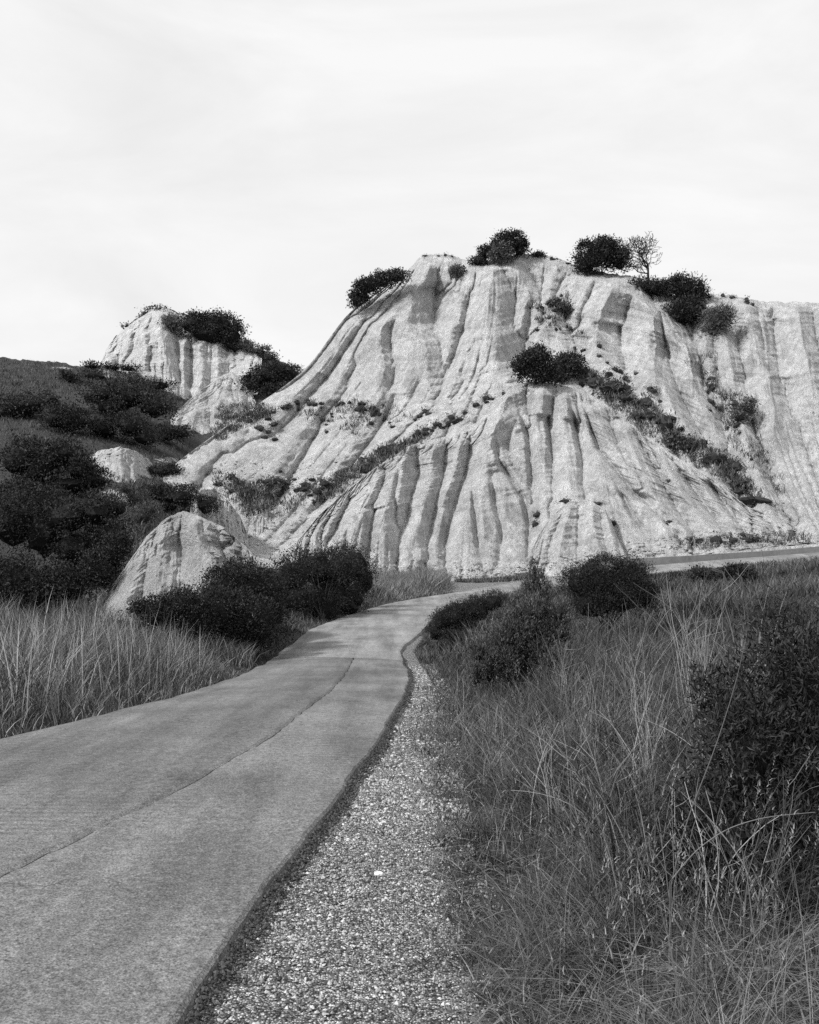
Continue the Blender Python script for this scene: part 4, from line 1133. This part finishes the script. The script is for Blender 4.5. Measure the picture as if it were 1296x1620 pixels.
along([(1110, 580), (1125, 640), (1160, 640), (1180, 700), (1190, 740)], 17, 12, .5, 1.1, 'tuft in the right hand gullies', 'tufts in the right gullies')
along([(920, 545), (950, 575), (990, 600), (1040, 625), (1070, 660)], 15, 9, .5, 1.2, 'tuft above the wide scrub band', 'tufts above the scrub band')
# the denser band of bigger scrub right of the fan
bandlab = 'scrub clump in the band right of the fan'
along([(915, 595), (950, 605), (985, 630), (1020, 655), (1050, 680)], 23, 11, 1.3, 2.3, bandlab, 'scrub band right of the fan')
bandlab = 'scrub clump at the low end of the scrub band'
along([(1060, 690), (1100, 705), (1130, 730), (1160, 755), (1190, 785), (1203, 800)], 20, 11, 1.1, 2.0, bandlab, 'scrub band right of the fan')

ORD = ['leftmost', 'second from left', 'third from left', 'fourth from left', 'fifth from left', 'sixth from left', 'seventh from left', 'eighth from left', 'ninth from left', 'tenth from left', 'eleventh from left', 'twelfth from left']
by = {}
for u, v, o in PLACED: by.setdefault(o['label'], []).append((u, v, o))
for lab, ls in by.items():
    if len(ls) > 1:
        for i, (u, v, o) in enumerate(sorted(ls, key=lambda q: q[0])):
            o['label'] = lab + ', ' + ORD[min(i, 11)]
# ---------------------------------------------------------------- grasses (uncountable: one object per stand)
def blades(base, h, w, lean, tone, seed, segs=3, dirs=None):
    rg = np.random.default_rng(seed)
    n = len(base)
    az = rg.uniform(0, 2 * np.pi, n) if dirs is None else dirs
    d = np.stack([np.cos(az), np.sin(az), 0 * az], -1)
    fa = rg.uniform(0, 2 * np.pi, n)
    sd = np.stack([np.cos(fa), np.sin(fa), 0 * fa], -1)
    V = np.zeros((n, 2 * segs + 1, 3))
    curl = lean * rg.uniform(0.5, 1.5, n)
    for k in range(segs + 1):
        t = k / segs
        p = base + d * (curl * h * t ** 1.8)[:, None] + np.array([0, 0, 1]) * (h * (t - 0.25 * np.minimum(curl, 1.5) * t * t))[:, None]
        ww = (w * (1 - t) ** 0.7 * 0.5)[:, None] if k < segs else 0
        if k < segs:
            V[:, 2 * k] = p - sd * ww; V[:, 2 * k + 1] = p + sd * ww
        else:
            V[:, 2 * segs] = p
    m = 2 * segs + 1
    o = (np.arange(n) * m)[:, None]
    Q = np.concatenate([o + np.array([[2 * k, 2 * k + 1, 2 * k + 3, 2 * k + 2]]) for k in range(segs - 1)])
    T = o + np.array([[2 * segs - 2, 2 * segs - 1, 2 * segs]])
    return V.reshape(-1, 3), Q, T, np.repeat(np.clip(tone, 0, 1), m)

def stand(name, label, sets, mat, group=None):
    VV, QQ, TT, NN, off = [], [], [], [], 0
    for V, Q, T, tn in sets:
        VV.append(V); QQ.append(Q + off); TT.append(T + off); NN.append(tn); off += len(V)
    o = link_mesh(name, np.vstack(VV), np.vstack(QQ), np.vstack(TT), mat, None, {'tone': np.concatenate(NN)})
    tag(o, label, kind='stuff')
    return o

rg = np.random.default_rng(99)
def right_pts(n, d0, d1, umax=1480, power=1.0):
    D = d0 * (d1 / d0) ** rg.random(n) if power == 1 else d0 + (d1 - d0) * rg.random(n) ** power
    xg = np.where(D < 38, x_edge(GE, np.minimum(D, 37)), 0)
    xr = x_edge(edge_R[edge_R[:, 1] < 66], D)
    lo = np.where(D < 26, xg, xr + 0.5)
    hi = np.minimum((umax - CU) / FPX * D, 60)
    x = lo + (hi - lo) * rg.random(n)
    x = np.where(rg.random(n) < 0.035, lo - rg.exponential(0.16, n) * (D < 20), x)
    dist = np.maximum(x - lo, 0)
    return x, D, dist
sets = []
# tussocky verge close by: clumped points
x, D, e = right_pts(80000, 3.2, 13, power=1)
cl = fbm(x * 2.2, D * 2.2, oct=3, seed=301)
ok = rg.random(len(x)) < 0.55 + 1.1 * cl
ok &= ~((CU + x / D * FPX > 1090 - 60 * (D - 5)) & (D < 6.6) & (rg.random(len(x)) < 0.85))
x, D, e, cl = x[ok], D[ok], e[ok], cl[ok]
x = x - 0.10 * np.clip(fbm(x * 3, D * 3, oct=2, seed=305), 0, 1) * (e < .3)
b = np.stack([x, D, ground_z(x, D) - 0.02], -1)
patch = fbm(x * 0.9, D * 0.9, oct=3, seed=303)
h = (0.13 + 0.34 * np.clip(e / 0.9, 0, 1)) * (0.45 + 0.95 * rg.random(len(x)) ** 1.5) * (1 + 0.6 * cl)
tone = 0.10 + 0.25 * patch + 0.34 * np.exp(-((e - .35) / .7) ** 2) * (0.5 + patch) + rg.exponential(0.20, len(x)) - 0.05 * np.clip(e / 2.2, 0, 1)
sets.append(blades(b, h, .0040 * np.exp(0.45 * rg.standard_normal(len(x))) * (0.75 + D / 12), 0.65 + 0.5 * rg.random(len(x)), tone, 1))
x, D, e = right_pts(52000, 12, 30, power=1)
b = np.stack([x, D, ground_z(x, D) - 0.02], -1)
patch = fbm(x * 0.5, D * 0.5, oct=3, seed=313)
h = (0.12 + 0.36 * np.clip(e / 1.6, 0, 1)) * (0.4 + 0.9 * rg.random(len(x)) ** 1.4) * (1 + 0.7 * patch)
tone = 0.04 + 0.22 * patch + rg.exponential(0.15, len(x)) + .1 * np.exp(-(e / .5) ** 2)
sets.append(blades(b, h, 0.007 + 0.0007 * D * rg.random(len(x)), 0.45 + 0.4 * rg.random(len(x)), tone, 2, segs=2))
x, D, e = right_pts(36000, 28, 68, power=1)
b = np.stack([x, D, ground_z(x, D) - 0.03], -1)
patch = fbm(x * 0.22, D * 0.22, oct=3, seed=323)
h = (0.2 + 0.42 * np.clip(e / 2, 0, 1)) * (0.5 + 0.8 * rg.random(len(x))) * (1 + 0.6 * patch) * np.clip((x_edge(edge_R[edge_R[:, 1] < 66], D) * 0 + 1.2 - (D - 58) / 14), 0.3, 1)
tone = 0.10 + 0.40 * patch + rg.exponential(0.12, len(x))
sets.append(blades(b, h, 0.02 + 0.0012 * D * rg.random(len(x)), 0.35 + 0.4 * rg.random(len(x)), tone, 3, segs=2))
# the bank goes on beyond the right border
D = 3.6 + 34 * rg.random(16000) ** 1.5; x = (rg.uniform(1480, 2900, 16000) - CU) / FPX * D
patch = fbm(x * 0.6, D * 0.6, oct=3, seed=353)
sets.append(blades(np.stack([x, D, ground_z(x, D) - 0.02], -1), (0.3 + .2 * patch) * rg.uniform(.5, 1.4, len(x)), 0.012 + 0.0007 * D * rg.random(len(x)), 0.5 + 0.4 * rg.random(len(x)), 0.08 + 0.2 * patch + rg.exponential(0.15, len(x)), 18, segs=2))
# seed heads and flattened straw
x, D, e = right_pts(700, 3.6, 16, power=1)
ok = e > 0.3; x, D, e = x[ok], D[ok], e[ok]
gz_ = ground_z(x, D)
hh = rg.uniform(0.45, 0.85, len(x)); az = rg.uniform(0, 6.28, len(x)); ln = rg.uniform(0.1, 0.4, len(x))
sets.append(blades(np.stack([x, D, gz_ - .02], -1), hh, np.full(len(x), .0045), ln, np.full(len(x), .55), 15, dirs=az))
tipx = x + np.cos(az) * ln * hh; tipy = D + np.sin(az) * ln * hh; tipz = gz_ + hh * (1 - .25 * ln)
for r_ in range(9):
    f_ = r_ / 9
    b_ = np.stack([x + (tipx - x) * (.78 + .22 * f_), D + (tipy - D) * (.78 + .22 * f_), gz_ + (tipz - gz_) * (.80 + .2 * f_)], -1)
    sets.append(blades(b_, rg.uniform(.015, .035, len(x)), np.full(len(x), .006), rg.uniform(.4, 1.2, len(x)), rg.uniform(.5, 1, len(x)), 30 + r_, segs=2))
x, D, e = right_pts(6000, 3.4, 12, power=1)
sets.append(blades(np.stack([x, D, ground_z(x, D) + rg.uniform(0.0, .12, len(x))], -1), rg.uniform(.04, .10, len(x)), rg.uniform(.005, .012, len(x)), rg.uniform(2.5, 6, len(x)), rg.uniform(.2, .9, len(x)), 16, segs=2))
stand('verge_grass', 'dry tangled grass covering the bank right of the road', sets, M_grass)

# reeds at the left edge of the road
def left_pts(n, d0, d1, w0, w1):
    D = d0 + (d1 - d0) * rg.random(n)
    xl = x_edge(edge_L[edge_L[:, 1] < 62], D)
    e = w0 + (w1 - w0) * rg.random(n)
    return xl - e, D, e
sets = []
x, D, e = left_pts(17000, 8.5, 24.5, 0.05, 3.6)
b = np.stack([x, D, ground_z(x, D) - 0.02], -1)
patch = fbm(x * 0.8, D * 0.8, oct=3, seed=331)
h = (0.18 + 0.72 * np.clip(e / 1.0, 0, 1)) * (0.35 + 0.95 * rg.random(len(x)) ** 1.3) * np.clip(1.0 + 0.35 * patch, .5, 1.4) * np.clip((26.5 - D) / 5, 0.45, 1)
tone = 0.08 + 0.2 * patch + rg.exponential(0.24, len(x))
sets.append(blades(b, h, 0.012 + 0.010 * rg.random(len(x)), 0.25 + 0.6 * rg.random(len(x)), tone, 4, segs=3))
x, D, e = left_pts(260, 11, 22, 0.5, 3.6)
b = np.stack([x, D, ground_z(x, D)], -1)
sets.append(blades(b, 1.1 + 0.55 * rg.random(len(x)), 0.014 + 0.01 * rg.random(len(x)), 0.12 + 0.25 * rg.random(len(x)), 0.6 + 0.3 * rg.random(len(x)), 5, segs=4))
x, D, e = left_pts(12000, 14, 34, 3.4, 13)
b = np.stack([x, D, ground_z(x, D) - 0.02], -1)
patch = fbm(x * 0.6, D * 0.6, oct=3, seed=341)
h = 0.75 * (0.35 + 0.9 * rg.random(len(x))) * np.clip(1 + 0.5 * patch, .4, 1.5)
sets.append(blades(b, h, 0.012 + 0.014 * rg.random(len(x)), 0.3 + 0.5 * rg.random(len(x)), 0.06 + 0.25 * patch + rg.exponential(0.18, len(x)), 14, segs=2))
n = 3500
D = rg.uniform(26.5, 31.5, n); x = (rg.uniform(255, 400, n) - CU) / FPX * D
b = np.stack([x, D, ground_z(x, D) - 0.02], -1)
sets.append(blades(b, rg.uniform(.35, .85, n), rg.uniform(.015, .03, n), rg.uniform(.3, .8, n), 0.05 + rg.exponential(0.2, n), 17, segs=2))
stand('reed_grass', 'tall pale reed grass leaning along the left edge of the road', sets, M_reed)

# short weeds under the roadside bushes, left
x, D, e = left_pts(9000, 24, 64, 0.0, 2.4)
b = np.stack([x, D, ground_z(x, D) - 0.02], -1)
h = (0.10 + 0.4 * np.clip(e / 1.5, 0, 1)) * (0.5 + 0.8 * rg.random(len(x)))
sets = [blades(b, h, 0.015 + 0.02 * rg.random(len(x)), 0.5 + 0.4 * rg.random(len(x)), 0.25 + 0.25 * rg.standard_normal(len(x)), 6, segs=2)]
# pale grass in front of the fan
n = 15000
u = rg.uniform(585, 712, n); Dg = rg.uniform(60, 75, n)
x = (u - CU) / FPX * Dg
xl = x_edge(edge_L[edge_L[:, 1] < 74], Dg)
ok = x < xl - 0.3
x, Dg, u = x[ok], Dg[ok], u[ok]
b = np.stack([x, Dg, ground_z(x, Dg) - 0.03], -1)
h = rg.uniform(0.5, 1.3, len(x)) * np.clip((xl[ok] - x) / 2.0, 0.25, 1) * (1 + 0.5 * np.exp(-((u - 672) / 14) ** 2))
sets.append(blades(b, h, 0.03 + 0.05 * rg.random(len(x)), 0.3 + 0.3 * rg.random(len(x)), 0.72 + 0.22 * rg.standard_normal(len(x)), 7, segs=2))
# along the foot of the fan
n = 3000
u = rg.uniform(720, 860, n); Dg = rg.uniform(75.6, 77.2, n)
x = (u - CU) / FPX * Dg
b = np.stack([x, Dg, ground_z(x, Dg) - 0.03], -1)
sets.append(blades(b, rg.uniform(0.15, 0.5, n), 0.03 + 0.05 * rg.random(n), 0.3 + 0.3 * rg.random(n), 0.4 + 0.25 * rg.standard_normal(n), 8, segs=2))
stand('dry_grass', 'pale dry grass between the road and the clay fan', sets, M_grass)

# turf of the left hillside and of the ravine
def turf(polys, per, h, w, tone, seed, tobs=None):
    S = []
    for poly, n in polys:
        a = np.array(poly, float)
        lo, hi = a.min(0), a.max(0)
        pts = []
        while len(pts) < n:
            p = lo + (hi - lo) * rg.random(2)
            ins = False; j = len(a) - 1
            for i in range(len(a)):
                if (a[i, 1] > p[1]) != (a[j, 1] > p[1]) and p[0] < (a[j, 0] - a[i, 0]) * (p[1] - a[i, 1]) / (a[j, 1] - a[i, 1]) + a[i, 0]: ins = not ins
                j = i
            if not ins: continue
            hh = cast(p[0], p[1], tobs)
            pts.append(hh[0][:] if hh else (0, -50, -20))
        c = np.array(pts)
        bb = np.repeat(c, per, 0) + rg.normal(0, 0.30, (n * per, 3)) * np.array([1, 1, 0.15])
        m = len(bb)
        S.append(blades(bb, h * rg.uniform(0.5, 1.4, m), w * rg.uniform(0.6, 1.4, m), 0.4 + 0.4 * rg.random(m), np.repeat(tone + 0.25 * rg.standard_normal(n), per) + 0.15 * rg.standard_normal(m), seed, segs=2))
    return S
hp = [([(0, 570), (88, 575), (140, 585), (240, 592), (310, 620), (300, 650), (270, 632), (180, 600), (120, 610), (0, 620)], 700),
      ([(0, 600), (110, 610), (120, 660), (240, 690), (300, 700), (300, 760), (240, 800), (150, 790), (140, 700), (0, 700)], 700),
      ([(200, 765), (290, 755), (350, 790), (330, 830), (240, 860), (180, 850)], 500),
      ([(160, 860), (230, 830), (200, 900), (165, 960), (150, 960)], 260)]
stand('hillside_grass', 'grey grass growing between the bushes on the left hillside', turf(hp, 9, 0.40, 0.07, 0.40, 20, [HILLS[2], ground]), M_grassd)
rp = [([(640, 712), (700, 685), (660, 690), (600, 715), (520, 765), (500, 800), (530, 790), (580, 750)], 240),
      ([(345, 640), (420, 640), (430, 660), (390, 670), (350, 700), (335, 690)], 220),
      ([(370, 760), (440, 770), (430, 800), (395, 820), (375, 790)], 140),
      ([(915, 590), (960, 600), (1040, 650), (1075, 690), (1120, 705), (1203, 780), (1203, 800), (1150, 765), (1090, 725), (1020, 690), (960, 640)], 480),
      ([(428, 650), (470, 632), (560, 634), (640, 640), (640, 665), (560, 690), (470, 660)], 90),
      ([(830, 480), (900, 465), (935, 545), (900, 520), (860, 520)], 70),
      ([(330, 745), (400, 760), (520, 770), (500, 800), (440, 820), (340, 790)], 110),
      ([(1090, 570), (1130, 560), (1203, 690), (1240, 790), (1160, 700)], 150),
      ([(1040, 850), (1100, 856), (1203, 840), (1290, 850), (1290, 860), (1100, 872)], 60)]
stand('ravine_grass', 'grey grass and low herbs lining the gullies of the cliff', turf(rp, 9, 0.55, 0.09, 0.42, 21), M_grassd)

# ---------------------------------------------------------------- dry twiggy shrubs and stalks in the right foreground
def twigs(u, v, D, h, n, label, seed, spread=0.5, lean=(0, 0), r0=0.0045, kids=5, tone=0.55):
    rg = np.random.default_rng(seed)
    bx, by = (u - CU) / FPX * D, D
    bz = float(ground_z(np.array([bx]), np.array([by]))[0]) - 0.03
    root = empty('dry_shrub', (bx, by, bz), label, 'shrub')
    mp, mr, tp, tr = [], [], [], []
    for i in range(n):
        a = rg.uniform(0, 2 * np.pi); tilt = rg.uniform(0.05, spread)
        d = np.array([np.cos(a) * tilt + lean[0], np.sin(a) * tilt + lean[1], 1.0]); d /= np.linalg.norm(d)
        ln = h * rg.uniform(0.55, 1.1); k = 9
        pts = [np.array([rg.normal(0, .07), rg.normal(0, .07), 0.0])]
        bend = rg.normal(0, 0.05, 3)
        for j in range(k - 1):
            d = d + bend + rg.normal(0, 0.05, 3); d /= np.linalg.norm(d)
            pts.append(pts[-1] + d * ln / (k - 1))
        pts = np.array(pts)
        mp.append(pts); mr.append(np.linspace(r0 * rg.uniform(0.7, 1.2), r0 * 0.3, k))
        for _ in range(kids):
            j = rg.integers(2, k - 1)
            d2 = (pts[j + 1] - pts[j]) / (ln / (k - 1)) + rg.normal(0, 0.45, 3); d2[2] = abs(d2[2]) * 0.9 + 0.1; d2 /= np.linalg.norm(d2)
            l2 = ln * rg.uniform(0.15, 0.42)
            q = [pts[j]]
            for _k in range(4):
                d2 = d2 + rg.normal(0, 0.09, 3); d2 /= np.linalg.norm(d2)
                q.append(q[-1] + d2 * l2 / 4)
            tp.append(np.array(q)); tr.append(np.linspace(r0 * 0.5, r0 * 0.22, 5))
    V, Q = tubes(mp, mr, 4)
    t1 = np.repeat(np.clip(tone + 0.28 * rg.standard_normal(n), 0, 1), 36)
    link_mesh('stem', V, Q, None, M_twig, root, {'tone': t1})['kind'] = 'stuff'
    if tp:
        V, Q = tubes(tp, tr, 3)
        link_mesh('twig', V, Q, None, M_twig, root, {'tone': np.repeat(np.clip(tone - .1 + 0.25 * rg.standard_normal(len(tp)), 0, 1), 15)})['kind'] = 'stuff'
    return root
twigs(955, 1330, 6.6, 0.95, 12, 'bare shrub of pale upright stems left of the nearest leafy bush', 1, 0.45)
twigs(880, 1300, 7.2, 0.85, 9, 'sparse bare shrub with whitish stems in the middle of the right bank', 2, 0.5, tone=0.7)
twigs(1030, 1250, 7.8, 1.05, 13, 'tall bare shrub with silvery stems before the nearest leafy bush', 3, 0.4, tone=0.65)
twigs(830, 1380, 5.9, 0.7, 8, 'thin dark stalks leaning left near the gravel', 4, 0.5, lean=(-.35, 0), tone=0.12, kids=2)
twigs(930, 1190, 9.4, 1.0, 14, 'dull broom-like shrub in the grass below the juniper', 5, 0.45, tone=0.3)
twigs(1010, 1130, 11.0, 1.35, 16, 'grey twiggy broom standing below the big dark bush', 6, 0.45, tone=0.35)
twigs(1090, 1110, 11.0, 1.45, 16, 'pale branching twiggy shrub behind the long arching stems', 7, 0.5, tone=0.55)
twigs(890, 1095, 13.0, 1.15, 14, 'fine grey twiggy shrub at the right foot of the juniper', 8, 0.4, tone=0.4)
twigs(1130, 1180, 8.6, 1.4, 9, 'tall loose shrub of bare stems against the right border', 9, 0.5, tone=0.6)
twigs(770, 1180, 11.5, 0.55, 14, 'little tuft of straw coloured stems near the gravel below the juniper', 10, 0.25, tone=0.75, kids=1, r0=0.004)
twigs(1050, 1420, 5.3, 0.8, 9, 'dark bare shrub under the tip of the nearest leafy bush', 12, 0.6, tone=0.25)
twigs(1130, 1330, 5.0, 0.8, 8, 'bare shrub whose stems cross in front of the nearest leafy bush', 21, 0.6, tone=0.35)
twigs(1210, 1250, 4.95, 0.95, 7, 'thin bare stems before the leafy bush at the right border', 22, 0.6, tone=0.4)
twigs(990, 1400, 5.2, 0.6, 10, 'low tangle of dark stems left of the foot of the nearest leafy bush', 23, 0.8, tone=0.2)
twigs(1180, 1120, 9.6, 1.5, 12, 'tall grey broom rising behind the nearest leafy bush', 24, 0.45, tone=0.4)
twigs(905, 1035, 16.0, 1.3, 16, 'grey broom filling the gap between juniper and big dark bush', 31, 0.4, tone=0.25, r0=.006)
twigs(1010, 1020, 18.0, 1.2, 16, 'fine grey broom in front of the big dark bush', 32, 0.45, tone=0.3, r0=.006)
twigs(725, 1070, 14.5, 0.7, 14, 'low tuft of stems at the gravel edge left of the juniper', 33, 0.45, tone=0.3)
twigs(1110, 1050, 15.0, 1.3, 16, 'tangled broom on the far bank below the little bushes', 34, 0.5, tone=0.3, r0=.006)
def arch(pts, label, r=0.0036, tone=0.45):
    P3 = np.array([P(*p) for p in pts])
    t = np.linspace(0, 1, len(P3)); q = np.linspace(0, 1, 24)
    a = np.stack([np.interp(q, t, P3[:, k]) for k in range(3)], -1)
    for _ in range(6): a[1:-1] = 0.25 * a[:-2] + 0.5 * a[1:-1] + 0.25 * a[2:]
    g = float(ground_z(a[:1, 0], a[:1, 1])[0])
    a = np.vstack([[a[0, 0], a[0, 1], g - 0.03], a])
    o = P3[0].copy(); o[2] = g
    V, Q = tubes([a - o], [np.linspace(r, r * 0.4, len(a))], 6)
    ob = link_mesh('long_stalk', V, Q, None, M_twig, None, {'tone': np.full(len(V), tone)}, smooth=True, loc=tuple(o))
    tag(ob, label, 'stalk')
arch([(1062, 1400, 4.9), (1085, 1300, 4.9), (1130, 1190, 4.95), (1165, 1080, 5.0), (1180, 1010, 5.0)], 'long stalk rising from the lower right toward the border', tone=0.2)
arch([(1060, 1395, 4.7), (1100, 1345, 4.6), (1150, 1310, 4.55), (1210, 1292, 4.5), (1290, 1285, 4.5)], 'lowest arching stalk curving out to the right border', tone=0.35)
arch([(1075, 1230, 6.3), (1110, 1190, 6.3), (1160, 1165, 6.2), (1215, 1150, 6.2), (1290, 1120, 6.2)], 'pale arching stalk reaching the right border at mid height', tone=0.4)
arch([(1020, 1250, 7.4), (1060, 1100, 7.6), (1080, 1010, 7.8), (1105, 950, 8.0), (1145, 915, 8.2)], 'thin stalk arching up across the far bank', r=0.003, tone=0.3)

# ---------------------------------------------------------------- low concrete wall along the far road
ws = np.array([(985, 884.5, 899, 76.2), (1040, 882, 893, 75.5), (1120, 877.5, 888, 75.0), (1203, 872.5, 882.5, 74.6), (1330, 862, 872, 73.6), (1480, 851, 862, 72.0)])
N = 60
uu = np.linspace(985, 1480, N)
sec = []
for u in uu:
    vt, vb, D = (np.interp(u, ws[:, 0], ws[:, k]) for k in (1, 2, 3))
    vt += 0.25 * vnoise(np.array([u * 0.05]), np.array([3.0]), seed=8)[0]
    a, b = P(u, vb + 4, D), P(u, vt, D)
    c = b + np.array([0, 0.03, 0.02]); d = b + np.array([0.0, 0.34, 0.02]); e = d + np.array([0, .03, -0.02]); f = e.copy(); f[2] = a[2]
    sec.append([a, b, c, d, e, f])
sec = np.array(sec)
o0 = sec[0, 0].copy()
mc = Mat('weathered_concrete', 0.9, 0.2)
cv = mc.math('MULTIPLY', mc.remap(mc.noise(1.2, 6, 0.7), 0.3, 0.7, 0.75, 1.2), 0.15)
mc.color(mc.math('MULTIPLY', cv, mc.remap(mc.noise(9, 4, 0.7), 0.3, 0.7, 0.85, 1.15)))
V = sec - o0
Q = grid_quads(N, 6)
wall = link_mesh('low_wall', V.reshape(-1, 3), Q[:, ::-1], None, mc.m, None, None, loc=tuple(o0))
tag(wall, 'low grey concrete wall along the far road at the foot of the fan', 'wall')

# ---------------------------------------------------------------- gravel stones on the shoulder
def stones(n, d0, d1, s0, s1, seed, p=1.0):
    rg = np.random.default_rng(seed)
    D = d0 + (d1 - d0) * rg.random(n) ** p
    xr = x_edge(edge_R[edge_R[:, 1] < 42], D); xg = x_edge(GE, D)
    x = xr + 0.03 + (xg + 0.25 - xr) * rg.random(n)
    s = s0 + (s1 - s0) * rg.random(n) ** 3
    z = ground_z(x, D) + s * 0.15
    oc = np.array([[1, 0, 0], [0, 1, 0], [-1, 0, 0], [0, -1, 0], [0, 0, .8], [0, 0, -.8]], float)
    tr = np.array([[0, 1, 4], [1, 2, 4], [2, 3, 4], [3, 0, 4], [1, 0, 5], [2, 1, 5], [3, 2, 5], [0, 3, 5]])
    v = oc[None] * rg.uniform(0.6, 1.3, (n, 6, 1)) + rg.normal(0, 0.12, (n, 6, 3))
    a = rg.uniform(0, 6.28, n); ca, sa = np.cos(a)[:, None], np.sin(a)[:, None]
    v = np.stack([v[..., 0] * ca - v[..., 1] * sa, v[..., 0] * sa + v[..., 1] * ca, v[..., 2]], -1) * s[:, None, None]
    v += np.stack([x, D, z], -1)[:, None]
    T = (np.arange(n) * 6)[:, None, None] + tr[None]
    return v.reshape(-1, 3), T.reshape(-1, 3), np.repeat(rg.random(n) ** 1.6, 6)
A1 = stones(20000, 3.6, 10, .0045, .016, 1)
A2 = stones(9000, 8, 28, .009, .022, 2, 1.3)
V = np.vstack([A1[0], A2[0]]); T = np.vstack([A1[1], A2[1] + len(A1[0])])
def crumbs(n, seed):
    rg = np.random.default_rng(seed)
    D = 3.6 + 26 * rg.random(n) ** 1.6
    xr = x_edge(edge_R[edge_R[:, 1] < 42], D)
    x = xr + 0.02 + np.abs(rg.normal(0, 0.05, n))
    s = 0.004 + 0.013 * rg.random(n) ** 2
    z = ground_z(x, D) + np.clip(0.07 * (1 - (x - xr) / 0.16), 0, 0.07)
    oc = np.array([[1, 0, 0], [0, 1, 0], [-1, 0, 0], [0, -1, 0], [0, 0, .8], [0, 0, -.8]], float)
    tr = np.array([[0, 1, 4], [1, 2, 4], [2, 3, 4], [3, 0, 4], [1, 0, 5], [2, 1, 5], [3, 2, 5], [0, 3, 5]])
    v = (oc[None] * rg.uniform(0.6, 1.3, (n, 6, 1)) + rg.normal(0, 0.15, (n, 6, 3))) * s[:, None, None] + np.stack([x, D, z], -1)[:, None]
    return v.reshape(-1, 3), ((np.arange(n) * 6)[:, None, None] + tr[None]).reshape(-1, 3), np.repeat(rg.random(n), 6)
cV, cT, cN = crumbs(7500, 8)
cr = link_mesh('asphalt_crumbs', cV, None, cT, leaf_mat('bitumen_crumb', 0.02, 0.10, 0.9, 0.2), None, {'tone': cN})
tag(cr, 'dark broken asphalt crumbs along the ragged right edge of the road', kind='stuff')
M_stone = leaf_mat('gravel_stone', 0.06, 0.58, 0.9, 0.15)
gr = link_mesh('gravel', V, None, T, M_stone, None, {'tone': np.concatenate([A1[2], A2[2]])})
tag(gr, 'loose pale gravel on the shoulder between asphalt and grass', kind='stuff')

# clods and rubble washed down to the foot of the clay
n = 1700
rr_ = np.random.default_rng(55)
pts = []
while len(pts) < n:
    if rr_.random() < 0.62:
        u = rr_.uniform(490, 1200); v = np.interp(u, [490, 590, 700, 820, 990, 1100, 1200], [898, 912, 914, 908, 884, 868, 860]) - abs(rr_.normal(0, 10))
    else:
        u = rr_.uniform(330, 540); v = rr_.uniform(730, 885)
    h_ = cast(u, v, HILLS + [ground])
    pts.append(h_[0][:])
pts = np.array(pts)
sz = 0.05 + 0.22 * rr_.random(n) ** 3
oc = np.array([[1, 0, 0], [0, 1, 0], [-1, 0, 0], [0, -1, 0], [0, 0, .8], [0, 0, -.8]], float)
tr = np.array([[0, 1, 4], [1, 2, 4], [2, 3, 4], [3, 0, 4], [1, 0, 5], [2, 1, 5], [3, 2, 5], [0, 3, 5]])
v_ = (oc[None] * rr_.uniform(0.6, 1.3, (n, 6, 1)) + rr_.normal(0, 0.15, (n, 6, 3))) * sz[:, None, None] + pts[:, None]
rb = link_mesh('rubble', v_.reshape(-1, 3), None, ((np.arange(n) * 6)[:, None, None] + tr[None]).reshape(-1, 3), M_clay, None, {'clay': np.ones(n * 6)})
tag(rb, 'pale clods and rubble washed down to the foot of the clay slopes', kind='stuff')

def stone(u, v, w, label, seed, bright=True):
    D = float(d_of_v(v))
    x = (u - CU) / FPX * D
    z = float(ground_z(np.array([x]), np.array([D]))[0])
    iv, it = ico()
    nn = fbm(iv[:, 0] * 1.4, iv[:, 1] * 1.4, iv[:, 2] * 1.4, oct=3, seed=seed)
    r = w * D / FPX * 0.5
    V = iv * (1 + 0.4 * nn)[:, None] * np.array([r, r * .8, r * .5])
    o = link_mesh('stone', V, None, it, M_pale if bright else M_bark, None, {'tone': np.full(len(V), 0.8)}, loc=(x, D, z + r * .2))
    tag(o, label, 'stone')
M_pale = leaf_mat('white_stone', 0.6, 0.75, 0.9, 0.1)
stone(600, 1364, 16, 'white stone lying on the gravel near the lower edge of the photo', 3)
